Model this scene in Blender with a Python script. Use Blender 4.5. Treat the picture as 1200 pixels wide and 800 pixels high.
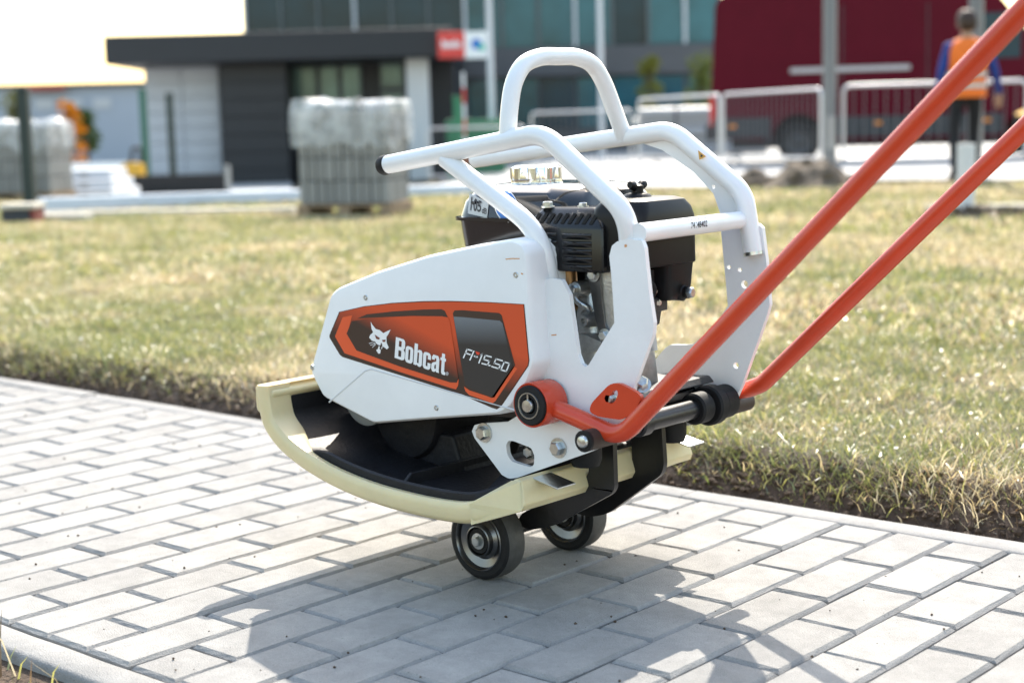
import bpy, bmesh, math, random
import numpy as np
from mathutils import Vector, Matrix
from mathutils.geometry import tessellate_polygon
random.seed(7); rng = np.random.default_rng(7)
for o in list(bpy.data.objects): bpy.data.objects.remove(o)
scn = bpy.context.scene; COL = scn.collection

# ------------------------------------------------------------------ camera
FPX, CH, CX, CY, YAW, PITCH, ROLL = 1800.79, 0.6938, 1.99972, -1.13782, -0.722294, 0.136597, -0.025425
def cam_axes():
    f = np.array([math.sin(YAW)*math.cos(PITCH), math.cos(YAW)*math.cos(PITCH), -math.sin(PITCH)])
    r = np.array([math.cos(YAW), -math.sin(YAW), 0.0]); u = np.cross(r, f)
    return r*math.cos(ROLL)+u*math.sin(ROLL), -r*math.sin(ROLL)+u*math.cos(ROLL), f
CR, CU, CF = cam_axes(); CO = np.array([CX, CY, CH])
cd = bpy.data.cameras.new('camera'); cam = bpy.data.objects.new('camera', cd); COL.objects.link(cam)
M = Matrix.Identity(4)
for i in range(3): M[i][0], M[i][1], M[i][2], M[i][3] = CR[i], CU[i], -CF[i], CO[i]
cam.matrix_world = M
cd.sensor_width = 36; cd.lens = FPX/1200*36; cd.clip_start = 0.05; cd.clip_end = 2000
scn.camera = cam
def ray(x, y): return CR*((x-600)/FPX)+CU*((400-y)/FPX)+CF
def at(x, y, Y):                       # pixel -> point on the upright plane at depth Y across the path
    d = ray(x, y); return CO+d*((Y-CO[1])/d[1])
def atX(x, y, X):
    d = ray(x, y); return CO+d*((X-CO[0])/d[0])
def pix(P):
    d = np.asarray(P)-CO; q = d@CF; return 600+FPX*(d@CR)/q, 400-FPX*(d@CU)/q
FV = np.array([math.sin(YAW), math.cos(YAW), 0]); SV = np.array([math.cos(YAW), -math.sin(YAW), 0])
def far(x, y, F):                      # pixel -> (sideways, height) on a plane F metres ahead
    d = ray(x, y); p = d*(F/(d@FV)); return float(p@SV), float(p[2]+CO[2])
def wpt(S, F, z): return CO*np.array([1, 1, 0])+SV*S+FV*F+np.array([0, 0, z])
cd.dof.use_dof = True; cd.dof.aperture_fstop = 3.6
cd.dof.focus_distance = float((at(560, 420, .52)-CO)@CF)

# ------------------------------------------------------------------ light
SUND = Vector((-0.52, 0.88, 1.0)).normalized()
SUN_EL = math.asin(SUND.z); SUN_AZ = math.atan2(SUND.x, SUND.y)
w = bpy.data.worlds.new('World'); scn.world = w; w.use_nodes = True
nt = w.node_tree; sky = nt.nodes.new('ShaderNodeTexSky'); sky.sky_type = 'NISHITA'; sky.sun_disc = False
sky.sun_elevation = SUN_EL; sky.sun_rotation = SUN_AZ; sky.air_density = 1.6; sky.dust_density = 2.1; sky.ozone_density = 0.0
bgn = nt.nodes['Background']; bgn.inputs['Strength'].default_value = 0.15
nt.links.new(sky.outputs[0], bgn.inputs[0])
sl = bpy.data.lights.new('sun', 'SUN'); sl.energy = 3.3; sl.angle = math.radians(0.5); sl.color = (1, .93, .82)
so = bpy.data.objects.new('sun', sl); COL.objects.link(so); so.rotation_euler = SUND.to_track_quat('Z', 'Y').to_euler()
so.location = (-5, 9, 12)
scn.render.engine = 'CYCLES'
vs = scn.view_settings; vs.view_transform = 'Standard'; vs.look = 'None'; vs.gamma = 1; vs.use_curve_mapping = False
vs.exposure = 1.42
scn.render.resolution_x, scn.render.resolution_y = 1024, 682

# ------------------------------------------------------------------ materials
def mat(name, col, rough=.5, metal=0, var=0, scale=8, bump=0, bscale=60, coat=0, rand=0, spec=.5, col2=None, trans=0):
    m = bpy.data.materials.new(name); m.use_nodes = True; n = m.node_tree; b = n.nodes['Principled BSDF']
    b.inputs['Base Color'].default_value = (*col, 1); b.inputs['Roughness'].default_value = rough
    b.inputs['Metallic'].default_value = metal; b.inputs['Coat Weight'].default_value = coat; b.inputs['Coat Roughness'].default_value = .08
    b.inputs['Specular IOR Level'].default_value = spec
    tc = n.nodes.new('ShaderNodeTexCoord'); src = None
    if var or col2:
        t = n.nodes.new('ShaderNodeTexNoise'); t.inputs['Scale'].default_value = scale; t.inputs['Detail'].default_value = 6
        t.inputs['Roughness'].default_value = .65
        n.links.new(tc.outputs['Object'], t.inputs['Vector'])
        r = n.nodes.new('ShaderNodeValToRGB'); r.color_ramp.elements[0].position = .3; r.color_ramp.elements[1].position = .7
        c2 = col2 or tuple(min(1, c*(1+var)) for c in col); c1 = col if col2 else tuple(c*(1-var) for c in col)
        r.color_ramp.elements[0].color = (*c1, 1); r.color_ramp.elements[1].color = (*c2, 1)
        n.links.new(t.outputs['Fac'], r.inputs[0]); src = r.outputs[0]
    if rand:
        oi = n.nodes.new('ShaderNodeObjectInfo'); mr = n.nodes.new('ShaderNodeMapRange')
        mr.inputs['To Min'].default_value = 1-rand; mr.inputs['To Max'].default_value = 1+rand
        n.links.new(oi.outputs['Random'], mr.inputs[0])
        mx = n.nodes.new('ShaderNodeVectorMath'); mx.operation = 'SCALE'
        if src: n.links.new(src, mx.inputs[0])
        else: mx.inputs[0].default_value = col
        n.links.new(mr.outputs[0], mx.inputs['Scale']); src = mx.outputs[0]
    if src: n.links.new(src, b.inputs['Base Color'])
    if bump:
        t2 = n.nodes.new('ShaderNodeTexNoise'); t2.inputs['Scale'].default_value = bscale; t2.inputs['Detail'].default_value = 5
        n.links.new(tc.outputs['Object'], t2.inputs['Vector'])
        bp = n.nodes.new('ShaderNodeBump'); bp.inputs['Strength'].default_value = bump; bp.inputs['Distance'].default_value = .01
        n.links.new(t2.outputs['Fac'], bp.inputs['Height']); n.links.new(bp.outputs[0], b.inputs['Normal'])
    return m
WHITE = mat('white_paint', (.80, .81, .82), .32, var=.05, scale=9, bump=.02, bscale=220, coat=.35)
WHITEP = mat('white_plastic', (.80, .81, .82), .42, var=.035, scale=10, bump=.03, bscale=400)
RED = mat('orange_red_paint', (.58, .055, .018), .27, var=.06, scale=20, coat=.12, spec=.45)
BLACK = mat('black_paint', (.012, .012, .014), .34, var=.3, scale=25, bump=.05, bscale=90)
TRAY = mat('black_cast', (.012, .012, .015), .5, spec=.25, var=.3, scale=18, bump=.12, bscale=130)
PLAST = mat('black_plastic', (.009, .009, .010), .34, spec=.18, var=.15, scale=30, bump=.04, bscale=500)
GLOSS = mat('black_gloss', (.010, .010, .012), .12, coat=.5, var=.1, scale=9)
RUBBER = mat('rubber', (.011, .011, .012), .6, spec=.25, var=.25, scale=60, bump=.08, bscale=300)
RUBBR = mat('brown_rubber', (.045, .028, .020), .6, var=.2, scale=60)
TREAD = mat('tyre_tread', (.06, .058, .055), .55, var=.25, scale=80, bump=.06, bscale=200)
STEEL = mat('zinc', (.55, .57, .56), .28, 1, var=.15, scale=120, bump=.05, bscale=300)
CHROME = mat('chrome', (.74, .77, .80), .14, 1)
GUARD = mat('black_enamel', (.008, .008, .009), .22, spec=.45, var=.2, scale=30)
ALU = mat('cast_aluminium', (.52, .52, .51), .34, .9, var=.2, scale=60, bump=.1, bscale=250)
ALUP = mat('polished_rim', (.17, .17, .175), .28, 1, var=.1, scale=40)
CREAM = mat('cream_polyurethane', (.66, .56, .33), .38, var=.05, scale=18, bump=.03, bscale=120)
b = CREAM.node_tree.nodes['Principled BSDF']; b.inputs['Subsurface Weight'].default_value = .25; b.inputs['Subsurface Radius'].default_value = (.02, .012, .005); b.inputs['Subsurface Scale'].default_value = .5
GREYP = mat('grey_metal', (.30, .31, .31), .5, .3, var=.1)
DKGREY = mat('dark_metal', (.05, .05, .052), .45, .4, var=.3, scale=50, bump=.1, bscale=200)
COPPER = mat('heat_tinted_pipe', (.30, .17, .08), .4, .8, var=.3, scale=40)

# ------------------------------------------------------------------ mesh helpers
def mesh(name, V, Fc, m=None, parent=None, smooth=False, sharp=40):
    me = bpy.data.meshes.new(name); me.from_pydata([tuple(map(float, v)) for v in V], [], [tuple(f) for f in Fc])
    me.validate(); me.update()
    bm = bmesh.new(); bm.from_mesh(me); bmesh.ops.recalc_face_normals(bm, faces=bm.faces); bm.to_mesh(me); bm.free()
    if smooth:
        me.polygons.foreach_set('use_smooth', [True]*len(me.polygons)); me.set_sharp_from_angle(angle=math.radians(sharp))
    if m: me.materials.append(m)
    o = bpy.data.objects.new(name, me); COL.objects.link(o)
    if parent: par(o, parent)
    return o
def par(o, p):
    o.parent = p; o.matrix_parent_inverse = base_matrix(p).inverted()
def base_matrix(p):
    m = p.matrix_basis.copy()
    if p.parent: m = base_matrix(p.parent) @ p.matrix_parent_inverse @ m
    return m
def tag(o, label, cat, group=None):
    o['label'] = label; o['category'] = cat
    if group: o['group'] = group
    return o
def empty(name, loc=(0, 0, 0), rz=0):
    o = bpy.data.objects.new(name, None); COL.objects.link(o); o.location = tuple(map(float, loc)); o.rotation_euler = (0, 0, rz); o.empty_display_size = .1
    return o
def bev(o, wd, seg=2, ang=40):
    md = o.modifiers.new('bevel', 'BEVEL'); md.width = wd; md.segments = seg; md.limit_method = 'ANGLE'; md.angle_limit = math.radians(ang); md.harden_normals = True
    for p in o.data.polygons: p.use_smooth = True
    o.data.set_sharp_from_angle(angle=math.radians(35))
    return o
def boxv(x0, x1, y0, y1, z0, z1):
    V = [(x, y, z) for x in (x0, x1) for y in (y0, y1) for z in (z0, z1)]
    Fc = [(0, 1, 3, 2), (4, 6, 7, 5), (0, 4, 5, 1), (2, 3, 7, 6), (0, 2, 6, 4), (1, 5, 7, 3)]
    return V, Fc
def box(name, x0, x1, y0, y1, z0, z1, m, parent=None, bw=0):
    o = mesh(name, *boxv(x0, x1, y0, y1, z0, z1), m, parent)
    if bw: bev(o, bw)
    return o
def boxes(name, L, m, parent=None, bw=0):
    V = []; Fc = []
    for b_ in L:
        v, f = boxv(*b_); k = len(V); V += v; Fc += [tuple(i+k for i in q) for q in f]
    o = mesh(name, V, Fc, m, parent)
    if bw: bev(o, bw)
    return o
def smooth_path(P, n=8):
    P = [np.asarray(p, float) for p in P]; out = []
    for i in range(len(P)-1):
        p0 = P[i-1] if i else 2*P[0]-P[1]; p1, p2 = P[i], P[i+1]; p3 = P[i+2] if i+2 < len(P) else 2*P[-1]-P[-2]
        t0 = 0; t1 = np.linalg.norm(p1-p0)**.5+1e-9; t2 = t1+np.linalg.norm(p2-p1)**.5+1e-9; t3 = t2+np.linalg.norm(p3-p2)**.5+1e-9
        for k in range(n):
            t = t1+(t2-t1)*k/n
            A1 = (t1-t)/(t1-t0)*p0+(t-t0)/(t1-t0)*p1; A2 = (t2-t)/(t2-t1)*p1+(t-t1)/(t2-t1)*p2; A3 = (t3-t)/(t3-t2)*p2+(t-t2)/(t3-t2)*p3
            B1 = (t2-t)/(t2-t0)*A1+(t-t0)/(t2-t0)*A2; B2 = (t3-t)/(t3-t1)*A2+(t-t1)/(t3-t1)*A3
            out.append((t2-t)/(t2-t1)*B1+(t-t1)/(t2-t1)*B2)
    out.append(P[-1]); return out
def fillet(P, r, n=8):
    """polyline with rounded corners; r is a number or list per inner corner"""
    P = [np.asarray(p, float) for p in P]; out = [P[0]]
    for i in range(1, len(P)-1):
        rr = r[i-1] if isinstance(r, (list, tuple)) else r
        a = P[i-1]-P[i]; b_ = P[i+1]-P[i]; la, lb = np.linalg.norm(a), np.linalg.norm(b_); a /= la; b_ /= lb
        c = max(-1, min(1, float(a@b_))); half = math.acos(c)/2
        tl = min(rr/math.tan(half), la*.48, lb*.48) if half < 1.55 else 0
        if tl < 1e-5: out.append(P[i]); continue
        s, e = P[i]+a*tl, P[i]+b_*tl
        for k in range(n+1):
            t = k/n; out.append((1-t)**2*s+2*t*(1-t)*P[i]+t*t*e)
    out.append(P[-1]); return out
def tubev(path, r, n=20, cap=True):
    path = [np.asarray(p, float) for p in path]; V = []; Fc = []
    T = [path[min(i+1, len(path)-1)]-path[max(i-1, 0)] for i in range(len(path))]; T = [t/np.linalg.norm(t) for t in T]
    ref = np.array([0, 0, 1.0]) if abs(T[0][2]) < .9 else np.array([1.0, 0, 0])
    u = np.cross(T[0], ref); u /= np.linalg.norm(u)
    for i, p in enumerate(path):
        u = u-T[i]*(u@T[i]); u /= np.linalg.norm(u); v = np.cross(T[i], u)
        rr = r[i] if isinstance(r, (list, tuple)) else r
        for k in range(n):
            a = 2*math.pi*k/n; V.append(p+(u*math.cos(a)+v*math.sin(a))*rr)
    for i in range(len(path)-1):
        for k in range(n):
            a, b_ = i*n+k, i*n+(k+1) % n; Fc.append((a, b_, b_+n, a+n))
    if cap: Fc.append(tuple(range(n))); Fc.append(tuple(range((len(path)-1)*n, len(path)*n)))
    return V, Fc
def tube(name, path, r, m, parent=None, n=20): return mesh(name, *tubev(path, r, n), m, parent, True, 50)
def lathe(name, c, prof, m, parent=None, axis=(0, 1, 0), n=40, lob=None, caps=True):
    """prof: list of (radius, offset along axis)"""
    ax = np.asarray(axis, float); ax /= np.linalg.norm(ax); ref = np.array([0, 0, 1.0]) if abs(ax[2]) < .9 else np.array([1.0, 0, 0])
    u = np.cross(ax, ref); u /= np.linalg.norm(u); v = np.cross(ax, u); V = []; Fc = []; c = np.asarray(c, float)
    for r, h in prof:
        for k in range(n):
            a = 2*math.pi*k/n; rr = r*(lob(a, h) if lob else 1); V.append(c+ax*h+(u*math.cos(a)+v*math.sin(a))*rr)
    for i in range(len(prof)-1):
        for k in range(n):
            a, b_ = i*n+k, i*n+(k+1) % n; Fc.append((a, b_, b_+n, a+n))
    if caps and prof[0][0] > 1e-5: Fc.append(tuple(range(n)))
    if caps and prof[-1][0] > 1e-5: Fc.append(tuple(range((len(prof)-1)*n, len(prof)*n)))
    return mesh(name, V, Fc, m, parent, True, 38)
def hexbolt(name, c, r, h, m, parent=None, axis=(0, -1, 0), washer=1.35):
    c = np.asarray(c, float); ax = np.asarray(axis, float); ax /= np.linalg.norm(ax)
    ref = np.array([0, 0, 1.0]) if abs(ax[2]) < .9 else np.array([1.0, 0, 0]); u = np.cross(ax, ref); u /= np.linalg.norm(u); v = np.cross(ax, u)
    V = []; Fc = []
    def ring(rad, off, n, ph=0): 
        k0 = len(V)
        for k in range(n): a = 2*math.pi*k/n+ph; V.append(c+ax*off+(u*math.cos(a)+v*math.sin(a))*rad)
        return k0
    def wall(a, b_, n):
        for k in range(n): Fc.append((a+k, a+(k+1) % n, b_+(k+1) % n, b_+k))
    N = 24
    if washer:
        a = ring(r*washer, 0, N); b_ = ring(r*washer, h*.22, N); c2 = ring(r*.9, h*.24, N); wall(a, b_, N); wall(b_, c2, N); Fc.append(tuple(range(c2, c2+N)))
    ph = random.random(); a = ring(r, h*.22 if washer else 0, 6, ph); b_ = ring(r, h*.85, 6, ph); d = ring(r*.82, h, 6, ph)
    wall(a, b_, 6); wall(b_, d, 6); Fc.append(tuple(range(d, d+6)))
    return mesh(name, V, Fc, m, parent, True, 25)
def plate(name, loop, holes, off, m, parent=None, bw=.0012):
    """flat plate: loop/holes are lists of 3-D points, off the thickness vector"""
    off = np.asarray(off, float); loops = [[np.asarray(p, float) for p in L] for L in [loop]+holes]
    tris = tessellate_polygon([[Vector(p) for p in L] for L in loops]); flat = [p for L in loops for p in L]; n = len(flat)
    V = flat+[p+off for p in flat]; Fc = [tuple(t) for t in tris]+[tuple(i+n for i in reversed(t)) for t in tris]; k = 0
    for L in loops:
        for i in range(len(L)): a, b_ = k+i, k+(i+1) % len(L); Fc.append((a, b_, b_+n, a+n))
        k += len(L)
    o = mesh(name, V, Fc, m, parent)
    if bw: bev(o, bw, 2, 50)
    return o
def pl(P, Y): return [at(x, y, Y) for x, y in P]
def rnd(P, r=4, n=4):
    """round a closed pixel polygon"""
    out = []; P = [np.asarray(p, float) for p in P]; N = len(P)
    for i in range(N):
        a = P[i-1]-P[i]; b_ = P[(i+1) % N]-P[i]; la, lb = np.linalg.norm(a), np.linalg.norm(b_)
        t = min(r, la*.45, lb*.45); s, e = P[i]+a/la*t, P[i]+b_/lb*t
        for k in range(n+1): q = k/n; out.append(tuple((1-q)**2*s+2*q*(1-q)*P[i]+q*q*e))
    return out
def rrect(hx, hy, r, n=6):
    out = []
    for cx, cy, a0 in ((hx-r, hy-r, 0), (-hx+r, hy-r, 90), (-hx+r, -hy+r, 180), (hx-r, -hy+r, 270)):
        for k in range(n+1):
            a = math.radians(a0+90*k/n); out.append((cx+r*math.cos(a), cy+r*math.sin(a)))
    return out
def stack(name, cx, cy, secs, m, parent=None, n=6, sharp=40):
    """loft of rounded rectangles: secs = (z, hx, hy, r, dx, dy)"""
    V = []; Fc = []; N = 4*(n+1)
    for s in secs:
        z, hx, hy, r = s[:4]; dx, dy = s[4:6] if len(s) > 4 else (0, 0)
        V += [(cx+dx+x, cy+dy+y, z) for x, y in rrect(hx, hy, min(r, hx*.99, hy*.99), n)]
    for i in range(len(secs)-1):
        for k in range(N): a, b_ = i*N+k, i*N+(k+1) % N; Fc.append((a, b_, b_+N, a+N))
    Fc.append(tuple(range(N))); Fc.append(tuple(range((len(secs)-1)*N, len(secs)*N)))
    return mesh(name, V, Fc, m, parent, True, sharp)
def sheet(name, polys, Y, m, parent=None, thick=.0003):
    """flat print: pixel polygons on an upright plane"""
    V = []; Fc = []
    for P in polys:
        L = pl(P, Y); t = tessellate_polygon([[Vector(p) for p in L]]); k = len(V); V += L; Fc += [tuple(i+k for i in q) for q in t]
    return mesh(name, V, Fc, m, parent)
def strokes(lines, wd):
    out = []
    for L in lines:
        for a, b_ in zip(L[:-1], L[1:]):
            a = np.array(a, float); b_ = np.array(b_, float); d = (b_-a)/np.linalg.norm(b_-a); n = np.array([-d[1], d[0]])*wd/2
            a2, b2 = a-d*wd*.38, b_+d*wd*.38
            out.append([tuple(a2+n), tuple(b2+n), tuple(b2-n), tuple(a2-n)])
    return out
def text_mesh(s, offset=0.0, res=3):
    c = bpy.data.curves.new('txt', 'FONT'); c.body = s; c.offset = offset; c.resolution_u = res; c.fill_mode = 'FRONT'
    o = bpy.data.objects.new('txt', c); COL.objects.link(o); dg = bpy.context.evaluated_depsgraph_get(); dg.update()
    me = o.evaluated_get(dg).to_mesh(); V = [tuple(v.co) for v in me.vertices]; Fc = [tuple(p.vertices) for p in me.polygons]
    o.evaluated_get(dg).to_mesh_clear(); bpy.data.objects.remove(o); bpy.data.curves.remove(c)
    V = np.array(V); lo, hi = V.min(0), V.max(0); V = (V-lo)/np.maximum(hi-lo, 1e-9)
    return V, Fc
def text_quad(name, s, quad, Yp, m, parent, offset=0.0):
    V, Fc = text_mesh(s, offset); TL, TR, BR, BL = [np.array(q, float) for q in quad]; W = []
    for x, y, _ in V:
        p = (BL*(1-x)+BR*x)*(1-y)+(TL*(1-x)+TR*x)*y; W.append(at(p[0], p[1], Yp) if not callable(Yp) else Yp(p))
    return mesh(name, W, Fc, m, parent)
def noise2(x, y, seed=0):
    def h(i, j):
        v = np.sin(i*127.1+j*311.7+seed*74.7)*43758.5453; return v-np.floor(v)
    xi, yi = np.floor(x), np.floor(y); fx, fy = x-xi, y-yi; fx = fx*fx*(3-2*fx); fy = fy*fy*(3-2*fy)
    return (h(xi, yi)*(1-fx)+h(xi+1, yi)*fx)*(1-fy)+(h(xi, yi+1)*(1-fx)+h(xi+1, yi+1)*fx)*fy
def fbm(x, y, seed=0, o=4):
    s = 0; a = .5
    for k in range(o): s = s+a*noise2(x*2**k, y*2**k, seed+k); a *= .5
    return s
def sstep(t): t = np.clip(t, 0, 1); return t*t*(3-2*t)


# ------------------------------------------------------------------ setting: paving
def struct(o): o['kind'] = 'structure'; return o
def concrete(name, c1, c2, rand, speck=True):
    m = mat(name, c1, .85, var=.1, scale=9, bump=.35, bscale=420, rand=rand, col2=c2, spec=.3); n = m.node_tree; b = n.nodes['Principled BSDF']
    src = b.inputs['Base Color'].links[0].from_socket
    geo = n.nodes.new('ShaderNodeNewGeometry'); t = n.nodes.new('ShaderNodeTexNoise'); t.inputs['Scale'].default_value = 900; t.inputs['Detail'].default_value = 2
    n.links.new(geo.outputs['Position'], t.inputs['Vector'])
    r = n.nodes.new('ShaderNodeMapRange'); r.inputs['From Min'].default_value = .35; r.inputs['From Max'].default_value = .65; r.inputs['To Min'].default_value = .82; r.inputs['To Max'].default_value = 1.1
    n.links.new(t.outputs['Fac'], r.inputs[0])
    t3 = n.nodes.new('ShaderNodeTexNoise'); t3.inputs['Scale'].default_value = 26; t3.inputs['Detail'].default_value = 8; t3.inputs['Roughness'].default_value = .75
    n.links.new(geo.outputs['Position'], t3.inputs['Vector'])
    r3 = n.nodes.new('ShaderNodeMapRange'); r3.inputs['From Min'].default_value = .3; r3.inputs['From Max'].default_value = .7; r3.inputs['To Min'].default_value = .84; r3.inputs['To Max'].default_value = 1.12
    n.links.new(t3.outputs['Fac'], r3.inputs[0])
    vo = n.nodes.new('ShaderNodeTexVoronoi'); vo.inputs['Scale'].default_value = 60; n.links.new(geo.outputs['Position'], vo.inputs['Vector'])
    rv = n.nodes.new('ShaderNodeMapRange'); rv.inputs['From Min'].default_value = .05; rv.inputs['From Max'].default_value = .085; rv.inputs['To Min'].default_value = .55; rv.inputs['To Max'].default_value = 1
    n.links.new(vo.outputs['Distance'], rv.inputs[0])
    cur = src
    for s in (r, r3, rv):
        mm = n.nodes.new('ShaderNodeVectorMath'); mm.operation = 'SCALE'; n.links.new(cur, mm.inputs[0]); n.links.new(s.outputs[0], mm.inputs['Scale']); cur = mm.outputs[0]
    n.links.new(cur, b.inputs['Base Color'])
    return m
PAVE = concrete('paver_concrete', (.245, .237, .226), (.32, .309, .292), .09)
KERBM = concrete('kerb_concrete', (.24, .236, .228), (.31, .302, .29), .06)
SAND = mat('joint_sand', (.055, .05, .042), .95, var=.4, scale=60, bump=.5, bscale=300)
SOIL = mat('soil', (.045, .028, .018), .95, var=.5, scale=30, bump=.9, bscale=120, col2=(.11, .072, .045))
path_w = 1.2
pth = struct(mesh('path', *(lambda N=160: ([(x, y, -.0185+.002*math.sin(x*37+y*11)) for x in np.linspace(-9, 4, N) for y in np.linspace(0, path_w, 16)],
      [(i*16+j, (i+1)*16+j, (i+1)*16+j+1, i*16+j+1) for i in range(N-1) for j in range(15)]))(), SAND))
def paver_mesh(lx, ly, seed):
    r_ = random.Random(seed); c = .0052; hx, hy = lx/2, ly/2; V = []; Fc = []
    for z, ins in ((-.06, 0), (-c, 0), (-.0022, c*.62), (0, c*1.05)):
        pts = []
        for sx, sy in ((-1, -1), (1, -1), (1, 1), (-1, 1)):
            pts.append((sx*(hx-ins), sy*(hy-ins)))
        L = []
        for i in range(4):
            a, b_ = pts[i], pts[(i+1) % 4]
            for k in range(5):
                t = k/5; j = (r_.random()-.5)*(.0011 if ins else .0004); L.append((a[0]+(b_[0]-a[0])*t+j, a[1]+(b_[1]-a[1])*t+j, z))
        V += L
    N = 20
    for i in range(3):
        for k in range(N): a, b_ = i*N+k, i*N+(k+1) % N; Fc.append((a, b_, b_+N, a+N))
    Fc.append(tuple(range(3*N, 4*N)))
    return V, Fc
full = [paver_mesh(.0958, .1958, s) for s in range(6)]; half = [paver_mesh(.0958, .0958, 20+s) for s in range(4)]
def to_me(name, vf):
    o = mesh(name, *vf, PAVE); me = o.data; bpy.data.objects.remove(o); return me
fullm = [to_me('paver', v) for v in full]; halfm = [to_me('paver_half', v) for v in half]
cells = []
for i in range(-88, 40):
    ends = list(range(0, 13, 2)) if i % 2 == 0 else [0]+list(range(1, 12, 2))+[12]
    for a, b_ in zip(ends[:-1], ends[1:]): cells.append((i, a, b_))
restV = []; restF = []; cnt = 0
for i, a, b_ in cells:
    cx_, cy_ = (i+.5)*.1, (a+b_)/2*.1; rr = random.Random(i*100+a)
    q = [pix((cx_+sx*.05, .1*(a if sy < 0 else b_), 0)) for sx in (-1, 1) for sy in (-1, 1)]
    vis = any(-25 < x < 1225 and 430 < y < 830 for x, y in q) and cx_ < CX-.25
    dx, dy, dz = rr.uniform(-.0012, .0012), rr.uniform(-.0012, .0012), rr.uniform(-.0016, .001); rx, ry, rz = rr.uniform(-.006, .006), rr.uniform(-.006, .006), rr.uniform(-.006, .006)
    if vis and cnt < 300:
        me = rr.choice(fullm if b_-a == 2 else halfm); o = bpy.data.objects.new('paver', me); COL.objects.link(o); o.parent = pth
        o.location = (cx_+dx, cy_+dy, dz); o.rotation_euler = (rx, ry, rz+(math.pi if rr.random() < .5 else 0)); cnt += 1
    else:
        V, Fc = rr.choice(full if b_-a == 2 else half); k = len(restV); restV += [(x+cx_+dx, y+cy_+dy, z+dz) for x, y, z in V]; restF += [tuple(t+k for t in f) for f in Fc]
o = mesh('paver_field', restV, restF, PAVE, pth); o['kind'] = 'stuff'
print('pavers', cnt, len(cells))
def kerb(name, y0, y1, ph):
    k = struct(mesh(name, *boxv(-9, 4, y0+.012, y1-.012, -.2, -.02), KERBM))
    secs = [(y0, -.2), (y0, -.008), (y0+.003, -.003), (y0+.008, -.001), (y1-.008, -.001), (y1-.003, -.003), (y1, -.008), (y1, -.2)]
    for n_, x0 in enumerate(np.arange(-9+ph, 4, 1.0)):
        V = []; Fc = []; rr = random.Random(n_); xs = np.linspace(x0+.0015, x0+.9985, 12); dz = rr.uniform(-.002, .002)
        for x in xs: V += [(x, y+rr.uniform(-.0007, .0007), z+dz+rr.uniform(-.0008, .0008)) for y, z in secs]
        for i in range(11):
            for j in range(7): Fc.append((i*8+j, i*8+j+1, (i+1)*8+j+1, (i+1)*8+j))
        Fc += [tuple(range(8)), tuple(range(88, 96))]
        mesh('kerb_stone', V, Fc, KERBM, k, True, 60)
    return k
kerb('kerb', 1.203, 1.268, .35); kerb('kerb', -.063, -.003, .62)

# ------------------------------------------------------------------ ground, soil and lawn
def gdrop(x, y):
    rx, ry = x-CX, y-CY; F = rx*FV[0]+ry*FV[1]; S = rx*SV[0]+ry*SV[1]
    return -.40*sstep((F-15)/17)*sstep((2.0-S)/4)
def lawn_z(x, y):
    e = y-1.275+.05*(fbm(x*3.1, y*3.1, 3)-.5)
    up = .062*sstep((e-.02)/.13); fade = 1-sstep((y-3)/6)
    return -.035*(1-sstep(e/.05))+up*(.35+.65*fade)+(fbm(x*2.3, y*2.3, 9)-.5)*.05*sstep((e-.05)/.3)+(fbm(x*9, y*9, 12)-.5)*.022*sstep(e/.1)+gdrop(x, y)
LAWN = mat('lawn_ground', (.045, .036, .02), .95, var=.3, scale=7, bump=.8, bscale=60, col2=(.11, .09, .05))  # coloured dark so gaps between the blades read as shadow
def axis_pts(a, b_, c, fine, grow):
    out = [c]; s = fine
    while out[-1] < b_: out.append(min(b_, out[-1]+s)); s = min(s*grow, 8)
    lo = [c]; s = fine
    while lo[-1] > a: lo.append(max(a, lo[-1]-s)); s = min(s*grow, 8)
    return np.array(sorted(set(lo[1:]+out)))
xs = np.concatenate([np.arange(-3.2, 2.0, .03)]); 
gx = np.unique(np.concatenate([-3.2-np.cumsum(.04*1.09**np.arange(85))[::1], xs, 2.0+np.cumsum(.04*1.09**np.arange(80))])); gx = gx[(gx > -420) & (gx < 350)]
gy = np.unique(np.concatenate([np.arange(1.262, 2.3, .022), 2.3+np.cumsum(.03*1.085**np.arange(95))])); gy = gy[gy < 700]
X, Yg = np.meshgrid(gx, gy, indexing='ij'); Z = lawn_z(X, Yg); ny = len(gy)
V = np.stack([X, Yg, Z], -1).reshape(-1, 3); idx = np.arange(len(gx)*ny).reshape(len(gx), ny)
Fq = np.stack([idx[:-1, :-1], idx[1:, :-1], idx[1:, 1:], idx[:-1, 1:]], -1).reshape(-1, 4)
gme = bpy.data.meshes.new('ground'); gme.from_pydata(V.tolist(), [], Fq.tolist()); gme.polygons.foreach_set('use_smooth', [True]*len(Fq)); gme.materials.append(LAWN)
ground = struct(bpy.data.objects.new('ground', gme)); COL.objects.link(ground)
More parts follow.
